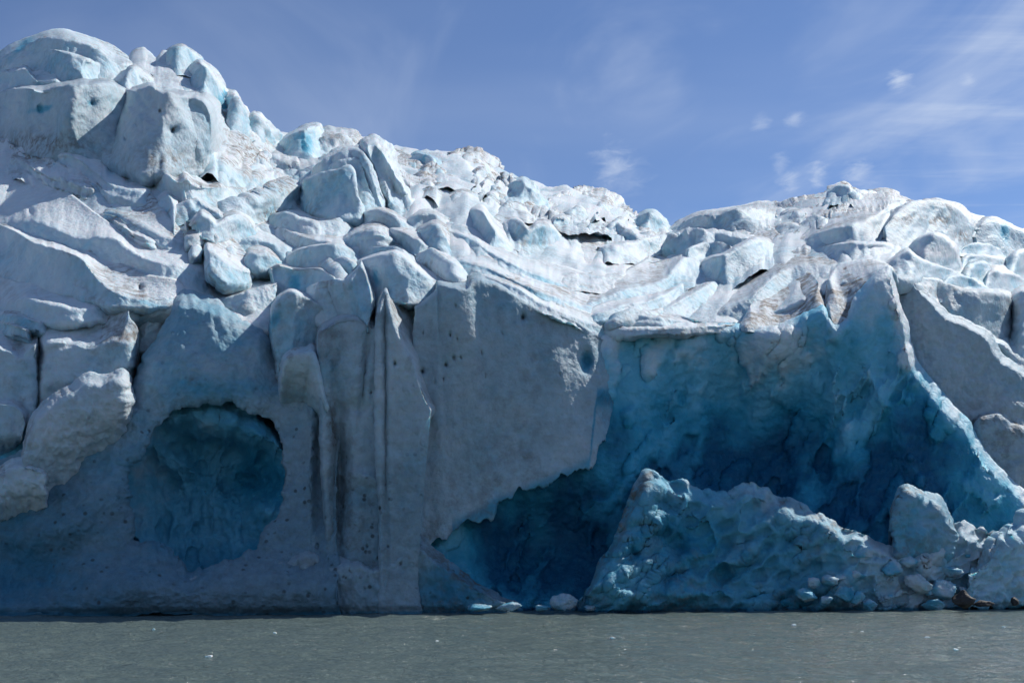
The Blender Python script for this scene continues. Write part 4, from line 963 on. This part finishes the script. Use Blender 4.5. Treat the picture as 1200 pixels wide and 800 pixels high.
R('ice_block', 'brightly sunlit chunk of turquoise ice on the shoreline rubble', 'fallen ice', '1128,676 1140,654 1156,640 1170,630 1184,618 1196,612 1226,610', '1130,684 1144,668 1160,656 1174,646 1186,634 1198,626 1226,622', '1124,714 1160,713 1226,712', k=.35, blue=(.25, .6), bias=-8.5, jitk=7, midk=2, tamp=1, amp=1.6, rough=3.5, endf=0.1)


def lump(name, label, cat, u, v, ru, rv, bias, blue, grey, seed, group=None, mat=None, dirt=0.0, squash=0.8, spike=0.0):
    """a broken chunk of ice: a faceted, worn boulder resting on the heap at (u, v)"""
    nth, nph = 40, 22
    th = np.linspace(0, 2 * np.pi, nth, endpoint=False); ph = np.linspace(0.02, np.pi - 0.02, nph)
    TH, PH = np.meshgrid(th, ph)
    dirs = np.stack([np.sin(PH) * np.cos(TH), np.sin(PH) * np.sin(TH), np.cos(PH)], -1)
    rs = np.random.RandomState(seed)
    r = np.full(TH.shape, 1.0)
    for _ in range(18):                      # broken facets
        nrm = rs.normal(size=3); nrm /= np.linalg.norm(nrm)
        lim = rs.uniform(0.48, 0.9)
        dp = dirs @ nrm
        r = np.minimum(r, np.where(dp > 0.05, lim / np.maximum(dp, 0.05), 9))
    r = r * (1 + 0.10 * ridged(dirs * 2.0 + seed, 2) + 0.10 * fbm(dirs * 5 + seed, 3, .6))
    d = float(D0(u, v)) + bias
    a = d / FPX
    c = to_world(np.array(u), np.array(v), np.array(d))
    P = dirs * r[..., None] * np.array([ru * a, 0.5 * (ru + rv) * a, rv * a])
    if spike:
        P[..., 2] *= 1 + spike * np.clip(1 - np.hypot(P[..., 0], P[..., 1]) / (ru * a * .5), 0, 1) * (P[..., 2] > 0)
    base = c
    nz = fbm(P * 0.7 + seed, 2)
    at_ = np.stack([np.clip(blue + .35 * nz, 0, 1), np.full_like(nz, dirt), np.full_like(nz, grey), np.ones_like(nz)], -1)
    o = link_mesh(name, P.reshape(-1, 3), grid_faces(nph, nth, True), mat or ICE, at_.reshape(-1, 4))
    o.location = base
    setprops(o, label, cat, group)
    return o


rs = np.random.RandomState(5)
HEAP = 'broken ice heaped under the blue hollow'
top_u = [940, 980, 1010, 1050, 1100, 1140, 1180, 1210]
top_v = [690, 655, 645, 655, 632, 630, 636, 630]
n_l = 0
spots = []
for trial in range(4000):
    uj = rs.uniform(945, 1208)
    vt = np.interp(uj, top_u, top_v); vw_ = np.interp(uj, _ug, V_WATER) - 2
    f = rs.uniform(0, 1)
    ru = rs.choice([7, 10, 13, 18, 25], p=[.1, .25, .35, .18, .12]) * rs.uniform(.85, 1.15)
    v = vt + (vw_ - vt) * f
    if all(math.hypot(uj - a_, v - b_) > .58 * (ru + c_) for a_, b_, c_, _ in spots):
        spots.append((uj, v, ru, f))
    if len(spots) >= 30:
        break
for uj, v, ru, f in spots:
    rv = ru * rs.uniform(.5, .85)
    kind_l = 'large' if ru > 15 else ('middling' if ru > 10.5 else 'small')
    lump('ice_chunk', kind_l + ' frosty blue-white chunk of broken ice heaped under the blue hollow', 'ice chunk', uj, v, ru, rv, -6.0 - 1.6 * f, rs.uniform(.2, .42), .35, 100 + n_l, kind_l + ' ' + HEAP)
    n_l += 1
SH = 'ice chunks stranded at the foot of the cliff'
for (u, v, ru, rv) in ((596, 710, 15, 9), (660, 705, 20, 15), (636, 712, 12, 8), (690, 712, 10, 7), (716, 714, 9, 5), (560, 712, 18, 8)):
    lump('ice_chunk', 'pale chunk of ice stranded at the waterline before the dark blue recess', 'ice chunk', u, v, ru, rv * .7, -3.3, .32, .5, 300 + int(u), SH)
lump('rock', 'dark brown pointed rock at the waterline among the ice rubble', 'rock', 1128, 704, 17, 9, -11.5, 0, 0, 901, mat=ROCK, spike=1.0)
lump('rock', 'small dark rock beside the sunlit turquoise ice chunk', 'rock', 1190, 705, 7, 6, -11.5, 0, 0, 902, mat=ROCK)
lump('rock', 'low dark slab of rock touching the pointed rock', 'rock', 1152, 707, 16, 4, -11.2, 0, 0, 903, mat=ROCK)

for i_, (u, v, ru) in enumerate(((245, 770, 5), (322, 742, 3), (180, 738, 3), (512, 752, 3), (650, 763, 4), (718, 748, 4), (930, 733, 4), (1010, 741, 3), (1086, 748, 4), (1120, 762, 4), (842, 756, 3), (1176, 735, 3))):  # added white specks standing in for glints on the ripples
    dist = CAMH * FPX / (v - VH)
    o = lump('glint_speck', 'tiny white speck standing in for a glint on the grey-green lake', 'glint speck', u, v, ru, ru * .5, 0, .05, 0, 700 + i_, 'white glint specks on the lake')
    o.location = (float((u - UC) * dist / FPX), dist, 0.04)
    o.scale = (dist / float(D0(u, v)),) * 3
